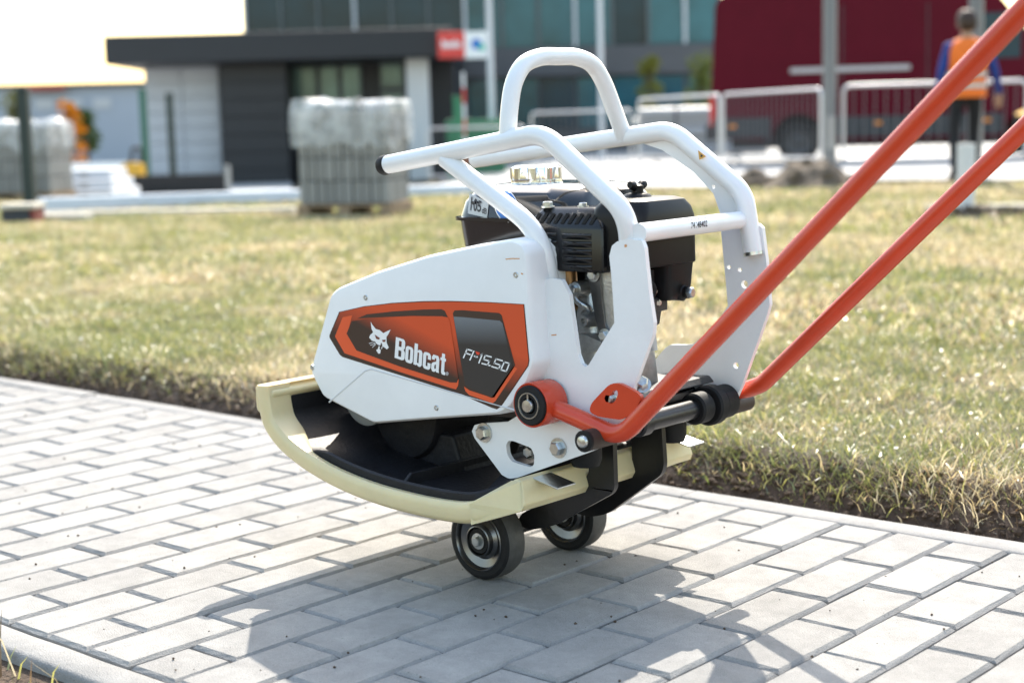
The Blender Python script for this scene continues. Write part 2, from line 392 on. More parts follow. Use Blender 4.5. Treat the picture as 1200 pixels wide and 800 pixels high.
# bare earth showing through near the kerb: material mixes by distance from the trench
n = LAWN.node_tree; bs = n.nodes['Principled BSDF']; src = bs.inputs['Base Color'].links[0].from_socket
g_ = n.nodes.new('ShaderNodeNewGeometry'); sx = n.nodes.new('ShaderNodeSeparateXYZ'); n.links.new(g_.outputs['Position'], sx.inputs[0])
tn = n.nodes.new('ShaderNodeTexNoise'); tn.inputs['Scale'].default_value = 9; n.links.new(g_.outputs['Position'], tn.inputs['Vector'])
ad = n.nodes.new('ShaderNodeMath'); ad.operation = 'MULTIPLY_ADD'; ad.inputs[1].default_value = -.22; n.links.new(tn.outputs['Fac'], ad.inputs[0]); n.links.new(sx.outputs['Y'], ad.inputs[2])
mr = n.nodes.new('ShaderNodeMapRange'); mr.inputs['From Min'].default_value = 1.28; mr.inputs['From Max'].default_value = 1.36; n.links.new(ad.outputs[0], mr.inputs[0])
mx = n.nodes.new('ShaderNodeMix'); mx.data_type = 'RGBA'; n.links.new(mr.outputs[0], mx.inputs[0]); mx.inputs[6].default_value = (.05, .031, .02, 1); n.links.new(src, mx.inputs[7]); n.links.new(mx.outputs[2], bs.inputs['Base Color'])
# near verge below the kerb
vx = np.linspace(-10, 6, 90); vy = np.linspace(-8, -.05, 60); VX, VY = np.meshgrid(vx, vy, indexing='ij'); VZ = -.012-.10*sstep((-.07-VY)/.5)+.03*(fbm(VX*3, VY*3, 5)-.5)
idx = np.arange(90*60).reshape(90, 60); Fq = np.stack([idx[:-1, :-1], idx[1:, :-1], idx[1:, 1:], idx[:-1, 1:]], -1).reshape(-1, 4)
struct(mesh('verge', np.stack([VX, VY, VZ], -1).reshape(-1, 3), Fq.tolist(), SOIL, smooth=True, sharp=180))
# clods and crumbs of earth along the kerb
def clods(name, N, fx, size, m):
    V = []; Fc = []; r_ = random.Random(4)
    ico = [(0, 0, 1), (.9, 0, .3), (.28, .85, .3), (-.72, .53, .3), (-.72, -.53, .3), (.28, -.85, .3), (.5, .4, -.6), (-.5, .4, -.6), (0, -.7, -.6)]
    icf = [(0, 1, 2), (0, 2, 3), (0, 3, 4), (0, 4, 5), (0, 5, 1), (1, 6, 2), (2, 6, 7), (2, 7, 3), (3, 7, 4), (4, 7, 8), (4, 8, 5), (5, 8, 1), (1, 8, 6), (6, 8, 7)]
    for _ in range(N):
        x, y, z = fx(r_); s = size*r_.random()**2+size*.15; k = len(V); a = r_.random()*6.28
        for p in ico:
            q = [p[j]*s*r_.uniform(.7, 1.25) for j in range(3)]; V.append((x+q[0]*math.cos(a)-q[1]*math.sin(a), y+q[0]*math.sin(a)+q[1]*math.cos(a), z+q[2]*.8))
        Fc += [tuple(i+k for i in f) for f in icf]
    o = mesh(name, V, Fc, m); o['kind'] = 'stuff'; return o
def cl(r_):
    x = r_.uniform(-4, 2.4); y = 1.272+abs(r_.gauss(0, .06)); return x, y, float(lawn_z(np.array(x), np.array(y)))+.002
tag(clods('soil_clods', 5200, cl, .009, SOIL), 'loose dark brown soil crumbs in the trench along the far kerb', 'soil')
def grit(r_):
    x = r_.uniform(-2.2, 1.7); return x, r_.uniform(.0, 1.26), .0005
o = clods('paving_grit', 420, grit, .0030, SOIL); tag(o, 'small brown crumbs scattered over the grey paving', 'grit')

# grass blades, real geometry
GR = bpy.data.materials.new('grass_blades'); GR.use_nodes = True; n = GR.node_tree; n.nodes.clear()
ga = n.nodes.new('ShaderNodeAttribute'); ga.attribute_name = 'tint'; df = n.nodes.new('ShaderNodeBsdfDiffuse'); tl = n.nodes.new('ShaderNodeBsdfTranslucent'); gl = n.nodes.new('ShaderNodeBsdfGlossy'); gl.inputs['Roughness'].default_value = .3; gl.inputs['Color'].default_value = (.9, .9, .9, 1)
m1 = n.nodes.new('ShaderNodeMixShader'); m1.inputs[0].default_value = .5; m2 = n.nodes.new('ShaderNodeMixShader'); m2.inputs[0].default_value = .09; ou = n.nodes.new('ShaderNodeOutputMaterial')
n.links.new(ga.outputs['Color'], df.inputs['Color']); n.links.new(ga.outputs['Color'], tl.inputs['Color']); n.links.new(df.outputs[0], m1.inputs[1]); n.links.new(tl.outputs[0], m1.inputs[2]); n.links.new(m1.outputs[0], m2.inputs[1]); n.links.new(gl.outputs[0], m2.inputs[2]); n.links.new(m2.outputs[0], ou.inputs[0])
def blades(name, px, py, h, wd, lean, seed, zfun=None, dry=.5):
    N = len(px); r_ = np.random.default_rng(seed); z = (zfun or lawn_z)(px, py)-.004; az = r_.uniform(0, 2*math.pi, N); la = r_.uniform(0, 2*math.pi, N)
    dx, dy = np.cos(az)*wd/2, np.sin(az)*wd/2; lx, ly = np.cos(la)*lean*h, np.sin(la)*lean*h
    P = np.zeros((N, 5, 3)); cz = np.sqrt(np.maximum(.05, 1-np.minimum(lean, .95)**2))
    P[:, 0] = np.stack([px-dx, py-dy, z], -1); P[:, 1] = np.stack([px+dx, py+dy, z], -1)
    P[:, 2] = np.stack([px+dx*.8+lx*.35, py+dy*.8+ly*.35, z+h*cz*.6], -1); P[:, 3] = np.stack([px-dx*.8+lx*.35, py-dy*.8+ly*.35, z+h*cz*.6], -1)
    P[:, 4] = np.stack([px+lx, py+ly, z+h*cz], -1)
    me = bpy.data.meshes.new(name); me.vertices.add(N*5); me.vertices.foreach_set('co', P.reshape(-1))
    li = np.zeros((N, 7), np.int32); b5 = np.arange(N)[:, None]*5; li[:] = b5+np.array([0, 1, 2, 3, 3, 2, 4]); me.loops.add(N*7); me.loops.foreach_set('vertex_index', li.reshape(-1))
    me.polygons.add(N*2); st = np.zeros((N, 2), np.int32); st[:, 0] = np.arange(N)*7; st[:, 1] = st[:, 0]+4; me.polygons.foreach_set('loop_start', st.reshape(-1)); me.polygons.foreach_set('loop_total', np.tile([4, 3], N).astype(np.int32))
    me.update(calc_edges=True); me.validate()
    patch = .62*fbm(px*1.1, py*1.1, 21)+.38*fbm(px*5, py*5, 33)+.25*(fbm(px*17, py*17, 35)-.5); t = np.clip((patch-.30)/.32, 0, 1); k = r_.random(N)
    green = np.array([.12, .145, .04]); lime = np.array([.27, .26, .08]); straw = np.array([.44, .35, .19]); pale = np.array([.60, .52, .35]); brown = np.array([.16, .10, .05])
    pdry = np.clip(dry+(t-.5)*1.0, .05, .95); isd = r_.random(N) < pdry; c = np.where((k < .5)[:, None], green, lime)*1.0
    cdry = np.where((k < .55)[:, None], straw, np.where((k < .85)[:, None], pale, brown)); c = np.where(isd[:, None], cdry, c)*r_.uniform(.7, 1.9, N)[:, None]
    at_ = me.color_attributes.new('tint', 'FLOAT_COLOR', 'POINT'); cc = np.ones((N, 5, 4)); cc[:, :, :3] = c[:, None, :]; at_.data.foreach_set('color', cc.reshape(-1))
    me.materials.append(GR); o = bpy.data.objects.new(name, me); COL.objects.link(o); o['kind'] = 'stuff'; return o
def scatter(N, x0, x1, y0, y1, dens_seed, thr=.33):
    x = rng.uniform(x0, x1, N); y = rng.uniform(y0, y1, N); e = y-1.275; keep = fbm(x*5, y*5, dens_seed) > thr-.08*rng.random(N)
    edge = .035+.075*fbm(x*2.1, x*0+3, 8)+.05*(fbm(x*9, x*0, 2)-.5); keep &= rng.random(N) < sstep((e-edge+.05)/.09)
    return x[keep], y[keep]
def in_view(x, y, m=80):
    d = np.stack([x-CX, y-CY, np.full_like(x, -CH)], -1); q = d@CF; u = 600+FPX*(d@CR)/q; return (q > .3) & (u > -m) & (u < 1200+m)
x, y = scatter(640000, -6.8, 2.6, 1.3, 3.0, 40, .22); k = in_view(x, y, 330); x, y = x[k], y[k]; N = len(x)
hn = (.012+.040*rng.random(N)**2)*(.5+1.0*fbm(x*4, y*4, 51)); o = blades('lawn_grass', x, y, hn, rng.uniform(.0012, .0030, N), np.clip(rng.normal(.82, .2, N), .05, .99), 1, dry=.40)
tag(o, 'short patchy green and straw coloured grass beside the paving', 'grass'); n1 = N
x, y = scatter(560000, -13, 4.5, 2.9, 7.2, 41, .24); k = in_view(x, y, 330); x, y = x[k], y[k]; N = len(x)
o2 = blades('lawn_grass', x, y, (.022+.04*rng.random(N))*(.6+.8*fbm(x*3, y*3, 52)), rng.uniform(.004, .008, N), np.clip(rng.normal(.78, .2, N), .05, .98), 2, dry=.46)
tag(o2, 'blurred dry grass across the middle of the lawn', 'grass'); n2 = N
x = rng.uniform(-24, 6, 480000); y = rng.uniform(7, 19, 480000); rx, ry = x-CX, y-CY; Fd = rx*FV[0]+ry*FV[1]; Sd = rx*SV[0]+ry*SV[1]
k = in_view(x, y, 300) & (Fd < np.where(Sd > .4, 16.2, 19.5)); x, y = x[k], y[k]; N = len(x)
o3 = blades('lawn_grass', x, y, .03+.03*rng.random(N), rng.uniform(.008, .016, N), np.clip(rng.normal(.6, .25, N), .05, .97), 3, dry=.48)
tag(o3, 'far dry grass towards the pallet and fence', 'grass'); print('blades', n1, n2, N)
# long stalks hanging over the soil edge and weeds by the near kerb
x = rng.uniform(-3, 1.9, 700); y = 1.31+np.abs(rng.normal(0, .07, 700)); o = blades('edge_stalks', x, y, rng.uniform(.03, .08, 700), rng.uniform(.0012, .0028, 700), np.clip(rng.normal(.75, .2, 700), .2, .98), 5, dry=.72)
tag(o, 'long dry stalks bending over the dark soil edge', 'grass')
x = rng.uniform(-1.6, 1.2, 500); y = rng.uniform(-.35, -.07, 500); o = blades('verge_weeds', x, y, rng.uniform(.03, .10, 500), rng.uniform(.002, .004, 500), np.clip(rng.normal(.5, .25, 500), .05, .95), 6, lambda a, b_: np.full_like(a, -.02), dry=.4)
tag(o, 'sparse grass stalks on dark verge below the kerb', 'grass')
# pale leaf flakes, coloured light to add sparkle to the turf
LV = []; LF = []; r_ = random.Random(12)
for _ in range(1500):
    y = 1.33+abs(r_.gauss(0, 1.6)); x = r_.uniform(-3.2-1.2*y, 2.0); z = float(lawn_z(np.array(x), np.array(y)))+r_.uniform(.012, .03); s = r_.uniform(.003, .008)*(1+.12*y); k = len(LV)
    u = Vector((r_.gauss(0, 1), r_.gauss(0, 1), r_.gauss(0, .45))).normalized()*s; v = Vector((-u.y, u.x, r_.gauss(0, .4)*s)).normalized()*s*r_.uniform(.25, .7)
    c = Vector((x, y, z)); LV += [c-u, c+v, c+u*1.2, c-v]; LF.append((k, k+1, k+2, k+3))
o = mesh('leaf_sparkle', LV, LF, mat('sparkle_flake', (.45, .40, .28), .5, var=.3, scale=3, col2=(.62, .60, .52))); o['kind'] = 'stuff'; tag(o, 'pale leaf flakes scattered as added sparkle on the turf', 'leaves')

# ------------------------------------------------------------------ the plate compactor
YC = .692; YN, YF_ = .544, .84
pc = empty('plate_compactor', (.42, YC, 0)); tag(pc, 'white and orange plate compactor tipped onto its transport wheels on grey paving', 'compactor')
# --- wheels
def wheel(y0):
    cx_, cz = .417, .0625; wd = .042
    wl = lathe('wheel', (cx_, y0, cz), [(.0625-.006, .0), (.0625-.001, .003), (.0625, .008), (.0625, wd-.008), (.0625-.001, wd-.003), (.0625-.006, wd), (.046, wd+.0005), (.046, -.0005), (.0625-.006, 0)], RUBBER, pc, n=56, caps=False)
    wl.data.materials.append(TREAD)
    for p in wl.data.polygons:
        c = p.center; rr = math.hypot(c.x-cx_, c.z-cz)
        if rr > .0605 and .005 < c.y-y0 < wd-.005: p.material_index = 1
    lathe('rim', (cx_, y0, cz), [(.0478, -.0012), (.0462, -.0025), (.0445, -.0008), (.043, .006), (.031, .010), (.0255, .006), (.0245, -.002), (.0225, -.003), (.0215, -.001), (.0205, .004), (.0205, wd-.004), (.0245, wd+.001), (.043, wd-.006), (.0478, wd+.0012)], ALUP, wl, n=56, caps=False)
    lathe('bearing', (cx_, y0, cz), [(.0204, .002), (.0195, -.0005), (.0130, -.0005), (.0120, .001), (.0120, .006)], RUBBER, wl, n=36, caps=False)
    hexbolt('axle_bolt', (cx_, y0-.0005, cz), .0085, .008, STEEL, wl, washer=1.5)
wheel(.568); wheel(.775)
tube('axle', [(.417, .574, .0625), (.417, .811, .0625)], .009, BLACK, pc)
# --- wheel brackets: J shaped plates from the cross shaft down to the axle
SHX, SHZ = .700, .272
def bracket(P, Y):
    return plate('wheel_bracket', pl(rnd(P, 9), Y), [], (0, .010, 0), BLACK, pc, .0014)
bracket([(688, 520), (718, 512), (720, 572), (716, 579), (646, 617), (618, 621), (606, 612), (610, 602), (678, 566), (690, 556)], .628)
bracket([(738, 492), (774, 482), (778, 545), (775, 556), (712, 602), (690, 606), (672, 600), (675, 590), (735, 551), (741, 540)], .745)
tube('bracket_bridge', [(.47, .63, .095), (.47, .754, .095)], .012, BLACK, pc)
sh = tube('cross_shaft', [(SHX, .553, SHZ), (SHX, .838, SHZ)], .0145, BLACK, pc)
for y0, y1, r_ in ((.60, .625, .019), (.742, .772, .024), (.778, .800, .031), (.803, .836, .026)):
    lathe('shaft_collar', (SHX, y0, SHZ), [(r_-.003, 0), (r_, .003), (r_, y1-y0-.003), (r_-.003, y1-y0)], RUBBER if r_ > .02 else BLACK, sh)
# --- base plate and pad: U-shaped section swept along the side profile
prof = [(.046, .292), (.048, .262), (.058, .226), (.086, .197), (.138, .170), (.217, .146), (.304, .132), (.396, .126), (.470, .126), (.515, .130), (.550, .140), (.584, .153)]
prof = smooth_path([(a, 0, c) for a, c in prof], 6); prof = [(p[0], p[2]) for p in prof]
def halfw(x): return .252-.040*float(np.clip((x-.528)/.056, 0, 1)) if x > .3 else .252
def normals(pr):
    out = []
    for i in range(len(pr)):
        a, b_ = pr[max(i-1, 0)], pr[min(i+1, len(pr)-1)]; d = np.array([b_[0]-a[0], b_[1]-a[1]]); d /= np.linalg.norm(d); out.append(np.array([-d[1], d[0]]))
    return out
NR = normals(prof)
def sweep(name, sec, m, lo=0, hi=None, capends=True):
    """sec(i, x) -> list of (half-width offset a, height n) for the near half, mirrored to the far half"""
    hi = hi or len(prof); V = []; Fc = []; K = None
    for i in range(lo, hi):
        (x, z), nn = prof[i], NR[i]; s = sec(i, x); K = len(s)*2
        for sgn, L in ((-1, s), (1, s[::-1])):
            for a, h in L: V.append((x+nn[0]*h, YC+sgn*a, z+nn[1]*h))
    R_ = hi-lo
    for i in range(R_-1):
        for k in range(K): a, b_ = i*K+k, i*K+(k+1) % K; Fc.append((a, b_, b_+K, a+K))
    if capends:
        n_ = K//2
        for base in (0, (R_-1)*K):
            for k in range(n_-1): Fc.append((base+k, base+k+1, base+K-2-k, base+K-1-k))
    return mesh(name, V, Fc, m, pc, True, 42)
def padsec(i, x):
    w_ = halfw(x); h = .033; q = .0165+.034*float(sstep((.17-x)/.09))
    return [(w_-q, .013), (w_-q, h-.003), (w_-q+.0045, h), (w_-.004, h), (w_-.0005, h-.004), (w_, h-.012), (w_, .010), (w_-.003, .004), (w_-.010, 0), (w_-.06, -.001)]
# the section list runs inner -> outer -> bottom; close it across the middle
def pad_full(i, x):
    s = padsec(i, x); return s
pad = sweep('pad', pad_full, CREAM)
def traysec(i, x):
    w_ = halfw(x); f = float(sstep((x-.13)/.06)); return [(w_-.07, .026+.004*f), (w_-.05, .0265+.004*f), (w_-.034, .027+.009*f), (w_-.027, .027+.016*f), (w_-.022, .027+.0175*f), (w_-.018, .027+.015*f), (w_-.0172, .026+.010*f), (w_-.0172, .0135), (w_-.08, .0135)]
tray = sweep('base_plate', traysec, TRAY, 3, len(prof)-2)
# front wall of the pad, folded back over the tray lip, and the raised rear wall
fw = [(x, z) for x, z in prof[:1]][0]
def strip(name, P, m, parent, bw=.002):
    """P: list of (x, z, y0, y1) cross positions -> closed prism through those corners"""
    V = []; k = len(P)
    for x, z, y0, y1 in P: V.append((x, y0, z))
    for x, z, y0, y1 in P: V.append((x, y1, z))
    Fc = [tuple(range(k)), tuple(range(k, 2*k))]+[(i, (i+1) % k, (i+1) % k+k, i+k) for i in range(k)]
    o = mesh(name, V, Fc, m, parent); bev(o, bw); return o
y0, y1 = YC-.2515, YC+.2515
strip('pad_front_lip', [(.0455, .250, y0, y1), (.0435, .292, y0+.001, y1-.001), (.060, .2945, y0+.004, y1-.004), (.084, .284, y0+.006, y1-.006), (.082, .276, y0+.006, y1-.006), (.074, .268, y0+.005, y1-.005), (.072, .235, y0+.003, y1-.003)], CREAM, pad, .0065)
strip('tray_front_wall', [(.064, .225, y0+.03, y1-.03), (.064, .283, y0+.055, y1-.055), (.071, .288, y0+.055, y1-.055), (.078, .283, y0+.055, y1-.055), (.078, .225, y0+.03, y1-.03)], TRAY, tray, .003)
yr0, yr1 = YC-.212, YC+.212
strip('pad_rear_wall', [(.560, .144, yr0, yr1), (.584, .1525, yr0, yr1), (.590, .162, yr0, yr1), (.580, .194, yr0+.006, yr1-.006), (.570, .197, yr0+.008, yr1-.008), (.560, .193, yr0+.008, yr1-.008), (.562, .16, yr0, yr1)], CREAM, pad, .003)
for s in (-1, 1):
    P = [(.522, YC+s*.2522, .1315), (.584, YC+s*.2125, .1525), (.588, YC+s*.2105, .162), (.578, YC+s*.207, .194), (.520, YC+s*.2522, .163), (.520, YC+s*.240, .163), (.560, YC+s*.204, .193), (.560, YC+s*.204, .150)]
    mesh('pad_corner_web', P, [(0, 1, 2, 3, 4), (4, 3, 6, 5), (5, 6, 7, 0), (1, 7, 6, 3, 2), (0, 7, 1), (0, 4, 5)], CREAM, pad, True, 30)
def clip_(px_, Y):
    c = at(px_[0], px_[1], Y); return c
for Y, px0 in ((.535, (650, 565)), (.868, (803, 517))):
    c = at(*px0, Y); x, y, z = c
    o = strip('pad_clip', [(x-.028, z+.006, Y-.021, Y+.021), (x+.022, z-.004, Y-.021, Y+.021), (x+.0225, z-.0015, Y-.021, Y+.021), (x-.028, z+.009, Y-.021, Y+.021)], STEEL, pad, .0006)
# rib and housings inside the tray
strip('tray_rib', [(.345, .150, YC-.235, YC+.235), (.345, .176, YC-.20, YC+.20), (.353, .176, YC-.20, YC+.20), (.353, .150, YC-.235, YC+.235)], TRAY, tray, .002)
strip('tray_step', [(.47, .145, YC-.19, YC+.19), (.48, .185, YC-.132, YC+.17), (.548, .200, YC-.132, YC+.17), (.556, .195, YC-.132, YC+.17), (.555, .155, YC-.19, YC+.19)], TRAY, tray, .006)
lathe('exciter_housing', (.24, YC-.10, .238), [(.05, -.004), (.068, 0), (.072, .006), (.072, .196), (.068, .202), (.05, .206)], TRAY, pc)
strip('exciter_foot', [(.18, .150, YC-.09, YC+.09), (.205, .215, YC-.09, YC+.09), (.335, .215, YC-.09, YC+.09), (.36, .145, YC-.09, YC+.09)], TRAY, pc, .006)
plc = at(430, 462, .565)
pul = lathe('belt_pulley', (plc[0], .560, plc[2]), [(.03, -.002), (.048, -.002), (.051, 0), (.051, .006), (.044, .010), (.051, .014), (.051, .020), (.02, .022)], GREYP, pc, n=48)
strip('sun_block_deck', [(.085, .315, .610, .90), (.085, .330, .610, .90), (.366, .318, .610, .90), (.366, .304, .610, .90)], BLACK, pc, .002)  # unseen deck added to keep the sun off the tray floor
strip('sun_block_plate', [(.092, .225, .612, .90), (.086, .3145, .612, .90), (.092, .3148, .612, .90), (.100, .225, .612, .90)], BLACK, pc, .001)  # unseen upright plate added to block sun coming in from the front
strip('engine_deck', [(.37, .262, .556, .83), (.37, .277, .556, .83), (.64, .292, .556, .83), (.655, .288, .556, .83), (.64, .272, .556, .83)], BLACK, pc, .002)
for x_ in (.46, .62):
    for y_ in (.585, .80):
        lathe('rubber_mount', (x_, y_, .205), [(.02, 0), (.024, .01), (.024, .055), (.02, .068)], RUBBER, pc, axis=(0, 0, 1), n=24)
# --- near side plate
Z = lambda P, ox, oy, s: [(ox+x/s, oy+y/s) for x, y in P]
spn = [(553, 505), (556, 498), (563, 496), (595, 494), (634, 470), (637, 437), (634, 385), (629, 338), (633, 329), (646, 326), (658, 328), (667, 345), (672, 380), (677, 415), (681, 426), (686, 430), (690, 427), (720, 378), (717, 330), (714, 300), (717, 288), (723, 283), (738, 280), (752, 282), (755, 290), (761, 345), (766, 378), (765, 392), (744, 450), (735, 490), (724, 512), (717, 518), (690, 530), (602, 561), (595, 560), (588, 556), (556, 513)]
slot = rnd(Z([(318, 492), (352, 494), (472, 541), (493, 592), (490, 655), (465, 671), (338, 630), (310, 582), (303, 520)], 540, 430, 5.715), 3)
sp = plate('side_plate', pl(spn, YN), [pl(slot, YN)], (0, .008, 0), WHITE, pc, 0)
for q, r_ in (((566, 507), .0105), ((653, 525), .0105)):
    c = at(*q, YN-.004); hexbolt('bolt', (c[0], YN, c[2]), r_*1.0, .012, STEEL, sp, washer=1.42)
c = at(625, 533, YN+.012); hexbolt('bolt', (c[0]-.02, YN+.03, c[2]), .009, .01, STEEL, sp)
# --- far side plate
spf = [(744, 165), (776, 176), (812, 201), (836, 227), (844, 250), (845, 272), (850, 325), (853, 358), (835, 385), (812, 403), (804, 404), (785, 404), (779, 408), (751, 441), (712, 490), (700, 520), (712, 524), (760, 511), (808, 498), (843, 487), (851, 484), (858, 476), (870, 450), (899, 368), (902, 357), (898, 307), (893, 267), (888, 262), (880, 262), (872, 240), (848, 206), (815, 173), (795, 158), (765, 160)]
holes = [[(x+r_*math.cos(a), y+r_*math.sin(a)*1.15) for a in np.linspace(0, 2*math.pi, 12, endpoint=False)] for x, y, r_ in ((854, 313, 2.3), (867, 316, 2.3), (872.5, 333, 4), (862.5, 428, 3.2), (836, 219, 2.2))]
sf = plate('side_plate', pl(spf, YF_), [pl(h, YF_) for h in holes], (0, .008, 0), WHITE, pc, 0)
arc = smooth_path([(742, 470, 0), (750, 455, 0), (768, 446, 0), (790, 446, 0), (808, 454, 0), (817, 464, 0)], 5)
o1 = [(p[0], p[1]-6) for p in arc]+[(p[0]-2, p[1]+6) for p in arc[::-1]]
plate('stop_arc', pl(rnd(o1, 1.5, 2), YF_-.026), [], (0, .024, 0), BLACK, sf, .001)
c = at(843, 475, YF_); hexbolt('bolt', (c[0], YF_, c[2]), .0085, .010, DKGREY, sf)
# --- tubes of the protective frame
TR = .0146
tn_ = [at(x, y, YN+.006) for x, y in ((454, 193), (592, 165), (632, 160), (661, 176), (708, 221), (733, 256), (740, 282), (742, 325))]
ft = tube('frame_tube', fillet([tn_[0], at(637, 156, YN+.006), at(735, 250, YN+.006), at(741, 330, YN+.030)], [.07, .055], 12), TR, WHITE, pc, 28)
d = tn_[0]-at(480, 187, YN+.006); d /= np.linalg.norm(d)
lathe('end_cap', tn_[0], [(.0152, -.002), (.0156, 0), (.0156, .009), (.0135, .0135), (.007, .0158), (0, .016)], RUBBER, ft, axis=d, n=28)
tf_ = fillet([at(556, 187, YF_-.006), at(787, 152, YF_-.006), at(872, 226, YF_-.006), at(883, 298, YF_-.006)], [.07, .06], 12)
ff = tube('frame_tube', tf_, TR, WHITE, pc, 28)
lathe('tube_end_plug', tf_[-1], [(.0148, -.004), (.0148, .0012), (.009, .0013), (.009, -.008)], STEEL, ff, axis=tf_[-1]-tf_[-2], n=24)
tube('brace_tube', fillet([at(522, 186, YN+.006), at(634, 272, YN+.006), at(652, 372, YN+.034)], .09, 12), TR*.96, WHITE, pc, 26)
XH = .513
hp = [atX(596, 160, XH), atX(597, 120, XH), atX(603, 66, XH), atX(693, 66, XH), atX(716, 112, XH), atX(733, 158, XH)]
hp = smooth_path([atX(x, y, XH) for x, y in ((595, 162), (597, 128), (602, 98), (613, 77), (632, 67.5), (654, 66.5), (676, 67.5), (694, 76), (707, 96), (718, 124), (732, 162))], 5)
tube('lifting_hoop', hp, TR*.9, WHITE, pc, 28)
ct0, ct1 = at(748, 273, YN+.006), at(873, 257, YF_-.002)
ctb = tube('cross_tube', [ct0, ct1], TR*.9, WHITE, pc, 26)
PGR = mat('small_print_ink', (.25, .25, .27), .6); LBL = mat('label_ink', (.03, .03, .035), .6); WL = mat('white_label', (.82, .82, .80), .5)
def on_cross(p):
    """pixel -> point on the camera side of the cross tube"""
    a = (ct0+ct1)/2; ax = (ct1-ct0)/np.linalg.norm(ct1-ct0); dr = ray(*p); r_ = TR*.9+.0005
    m_ = CO-a; D = dr-ax*(dr@ax); m2 = m_-ax*(m_@ax); A = D@D; B = 2*(D@m2); C = m2@m2-r_*r_; q = max(B*B-4*A*C, 0); return CO+dr*((-B-math.sqrt(q))/(2*A))
text_quad('serial_number', '74148402', [(810, 260.5), (829, 258), (829, 265.5), (810, 268)], on_cross, LBL, ctb, .012)
for k in range(6):
    xa = 805+k*4.0; ya = 256.2-k*.52; mesh('small_print', [on_cross(q) for q in ((xa, ya), (xa+3.2, ya-.4), (xa+3.2, ya+1.4), (xa, ya+1.8))], [(0, 1, 2, 3)], PGR, ctb)
# --- belt cover
YCV = .508
cov = [(363, 437), (366, 420), (386, 345), (394, 337), (440, 318), (500, 299), (560, 286), (598, 280), (611, 284), (617, 296), (619, 330), (623, 400), (626, 425), (619, 447), (598, 478), (585, 486), (500, 492), (437, 497), (378, 466)]
c0 = pl(rnd(cov, 5, 4), YCV); cc_ = sum(c0)/len(c0)
def ring_in(L, d, Y):
    n_ = len(L); out = []
    for i in range(n_):
        a, b_ = L[i-1], L[(i+1) % n_]; t = np.array([b_[0]-a[0], b_[2]-a[2]]); t /= np.linalg.norm(t)+1e-9; nn = np.array([-t[1], t[0]]); v = np.array([cc_[0]-L[i][0], cc_[2]-L[i][2]])
        if nn@v < 0: nn = -nn
        out.append(np.array([L[i][0]+nn[0]*d, Y, L[i][2]+nn[1]*d]))
    return out
rings = [ring_in(c0, .012, YCV+.012), ring_in(c0, .007, YCV), ring_in(c0, .004, YCV+.0008), ring_in(c0, .0012, YCV+.0045), ring_in(c0, 0, YCV+.010), ring_in(c0, -.003, YCV+.095)]
rings = rings[1:]; V = []; Fc = []; n_ = len(c0)
for R_ in rings: V += R_
for i in range(len(rings)-1):
    for k in range(n_): Fc.append((i*n_+k, i*n_+(k+1) % n_, (i+1)*n_+(k+1) % n_, (i+1)*n_+k))
t = tessellate_polygon([[Vector(p) for p in rings[0]]]); Fc += [tuple(q) for q in t]
bc = mesh('belt_cover', V, Fc, WHITEP, pc, True, 35)
plate('cover_backing', ring_in(c0, -.0065, YCV+.0955), [], (0, .004, 0), BLACK, bc, 0)
# raised panel line on the cover
tri = [(393, 470), (435, 434), (441, 433), (575, 478), (560, 488), (500, 490), (438, 494), (394, 473)]
ln = [at(x, y, YCV+.0006) for x, y in ((386, 471), (428, 434.5), (434, 432.5), (438, 433), (606, 481))]
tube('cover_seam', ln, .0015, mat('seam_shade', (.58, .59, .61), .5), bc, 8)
for q in ((429, 348.5), (605, 322), (362.5+1, 430), (512, 477.5)):
    c = at(*q, YCV+.001); lathe('screw', (c[0] if q[0] > 370 else c[0]+.006, YCV+.001, c[2]), [(.0046, 0), (.0046, -.0012), (.0038, -.0022), (.0022, -.0022), (.0022, -.0008), (0, -.0008)], STEEL, bc, n=20)
# printed decal
def grad(name, c_top, c_bot, P0, P1, pos=(0, 1)):
    """two-colour print running from point P0 to P1 in the cover plane"""
    m = bpy.data.materials.new(name); m.use_nodes = True; n = m.node_tree; b = n.nodes['Principled BSDF']; b.inputs['Roughness'].default_value = .32; b.inputs['Coat Weight'].default_value = .2
    tc = n.nodes.new('ShaderNodeNewGeometry'); d = np.asarray(P1)-np.asarray(P0); L2 = float(d@d)
    sub = n.nodes.new('ShaderNodeVectorMath'); sub.operation = 'SUBTRACT'; sub.inputs[1].default_value = tuple(P0); n.links.new(tc.outputs['Position'], sub.inputs[0])
    dp = n.nodes.new('ShaderNodeVectorMath'); dp.operation = 'DOT_PRODUCT'; dp.inputs[1].default_value = tuple(d/L2); n.links.new(sub.outputs[0], dp.inputs[0])
    r = n.nodes.new('ShaderNodeValToRGB'); r.color_ramp.elements[0].position = pos[0]; r.color_ramp.elements[1].position = pos[1]; r.color_ramp.elements[0].color = (*c_top, 1); r.color_ramp.elements[1].color = (*c_bot, 1)
    n.links.new(dp.outputs['Value'], r.inputs[0]); n.links.new(r.outputs[0], b.inputs['Base Color']); return m
dz = lambda P: Z(P, 370, 330, 4.444)
ORG = (.62, .075, .02); DBR = (.040, .022, .017)
dpx = lambda x, y: at(370+x/4.444, 330+y/4.444, YCV)
BORD = mat('decal_border', (.05, .02, .014), .35); LOR = mat('decal_orange', (.72, .10, .03), .32, coat=.2)
outer = [(122, 157), (250, 128), (400, 110), (560, 101), (710, 100), (900, 106), (1086, 117), (1098, 250), (1113, 410), (1108, 438), (1030, 555), (965, 650), (943, 664), (915, 655), (760, 588), (440, 487), (140, 392), (125, 380), (72, 292), (71, 278)]
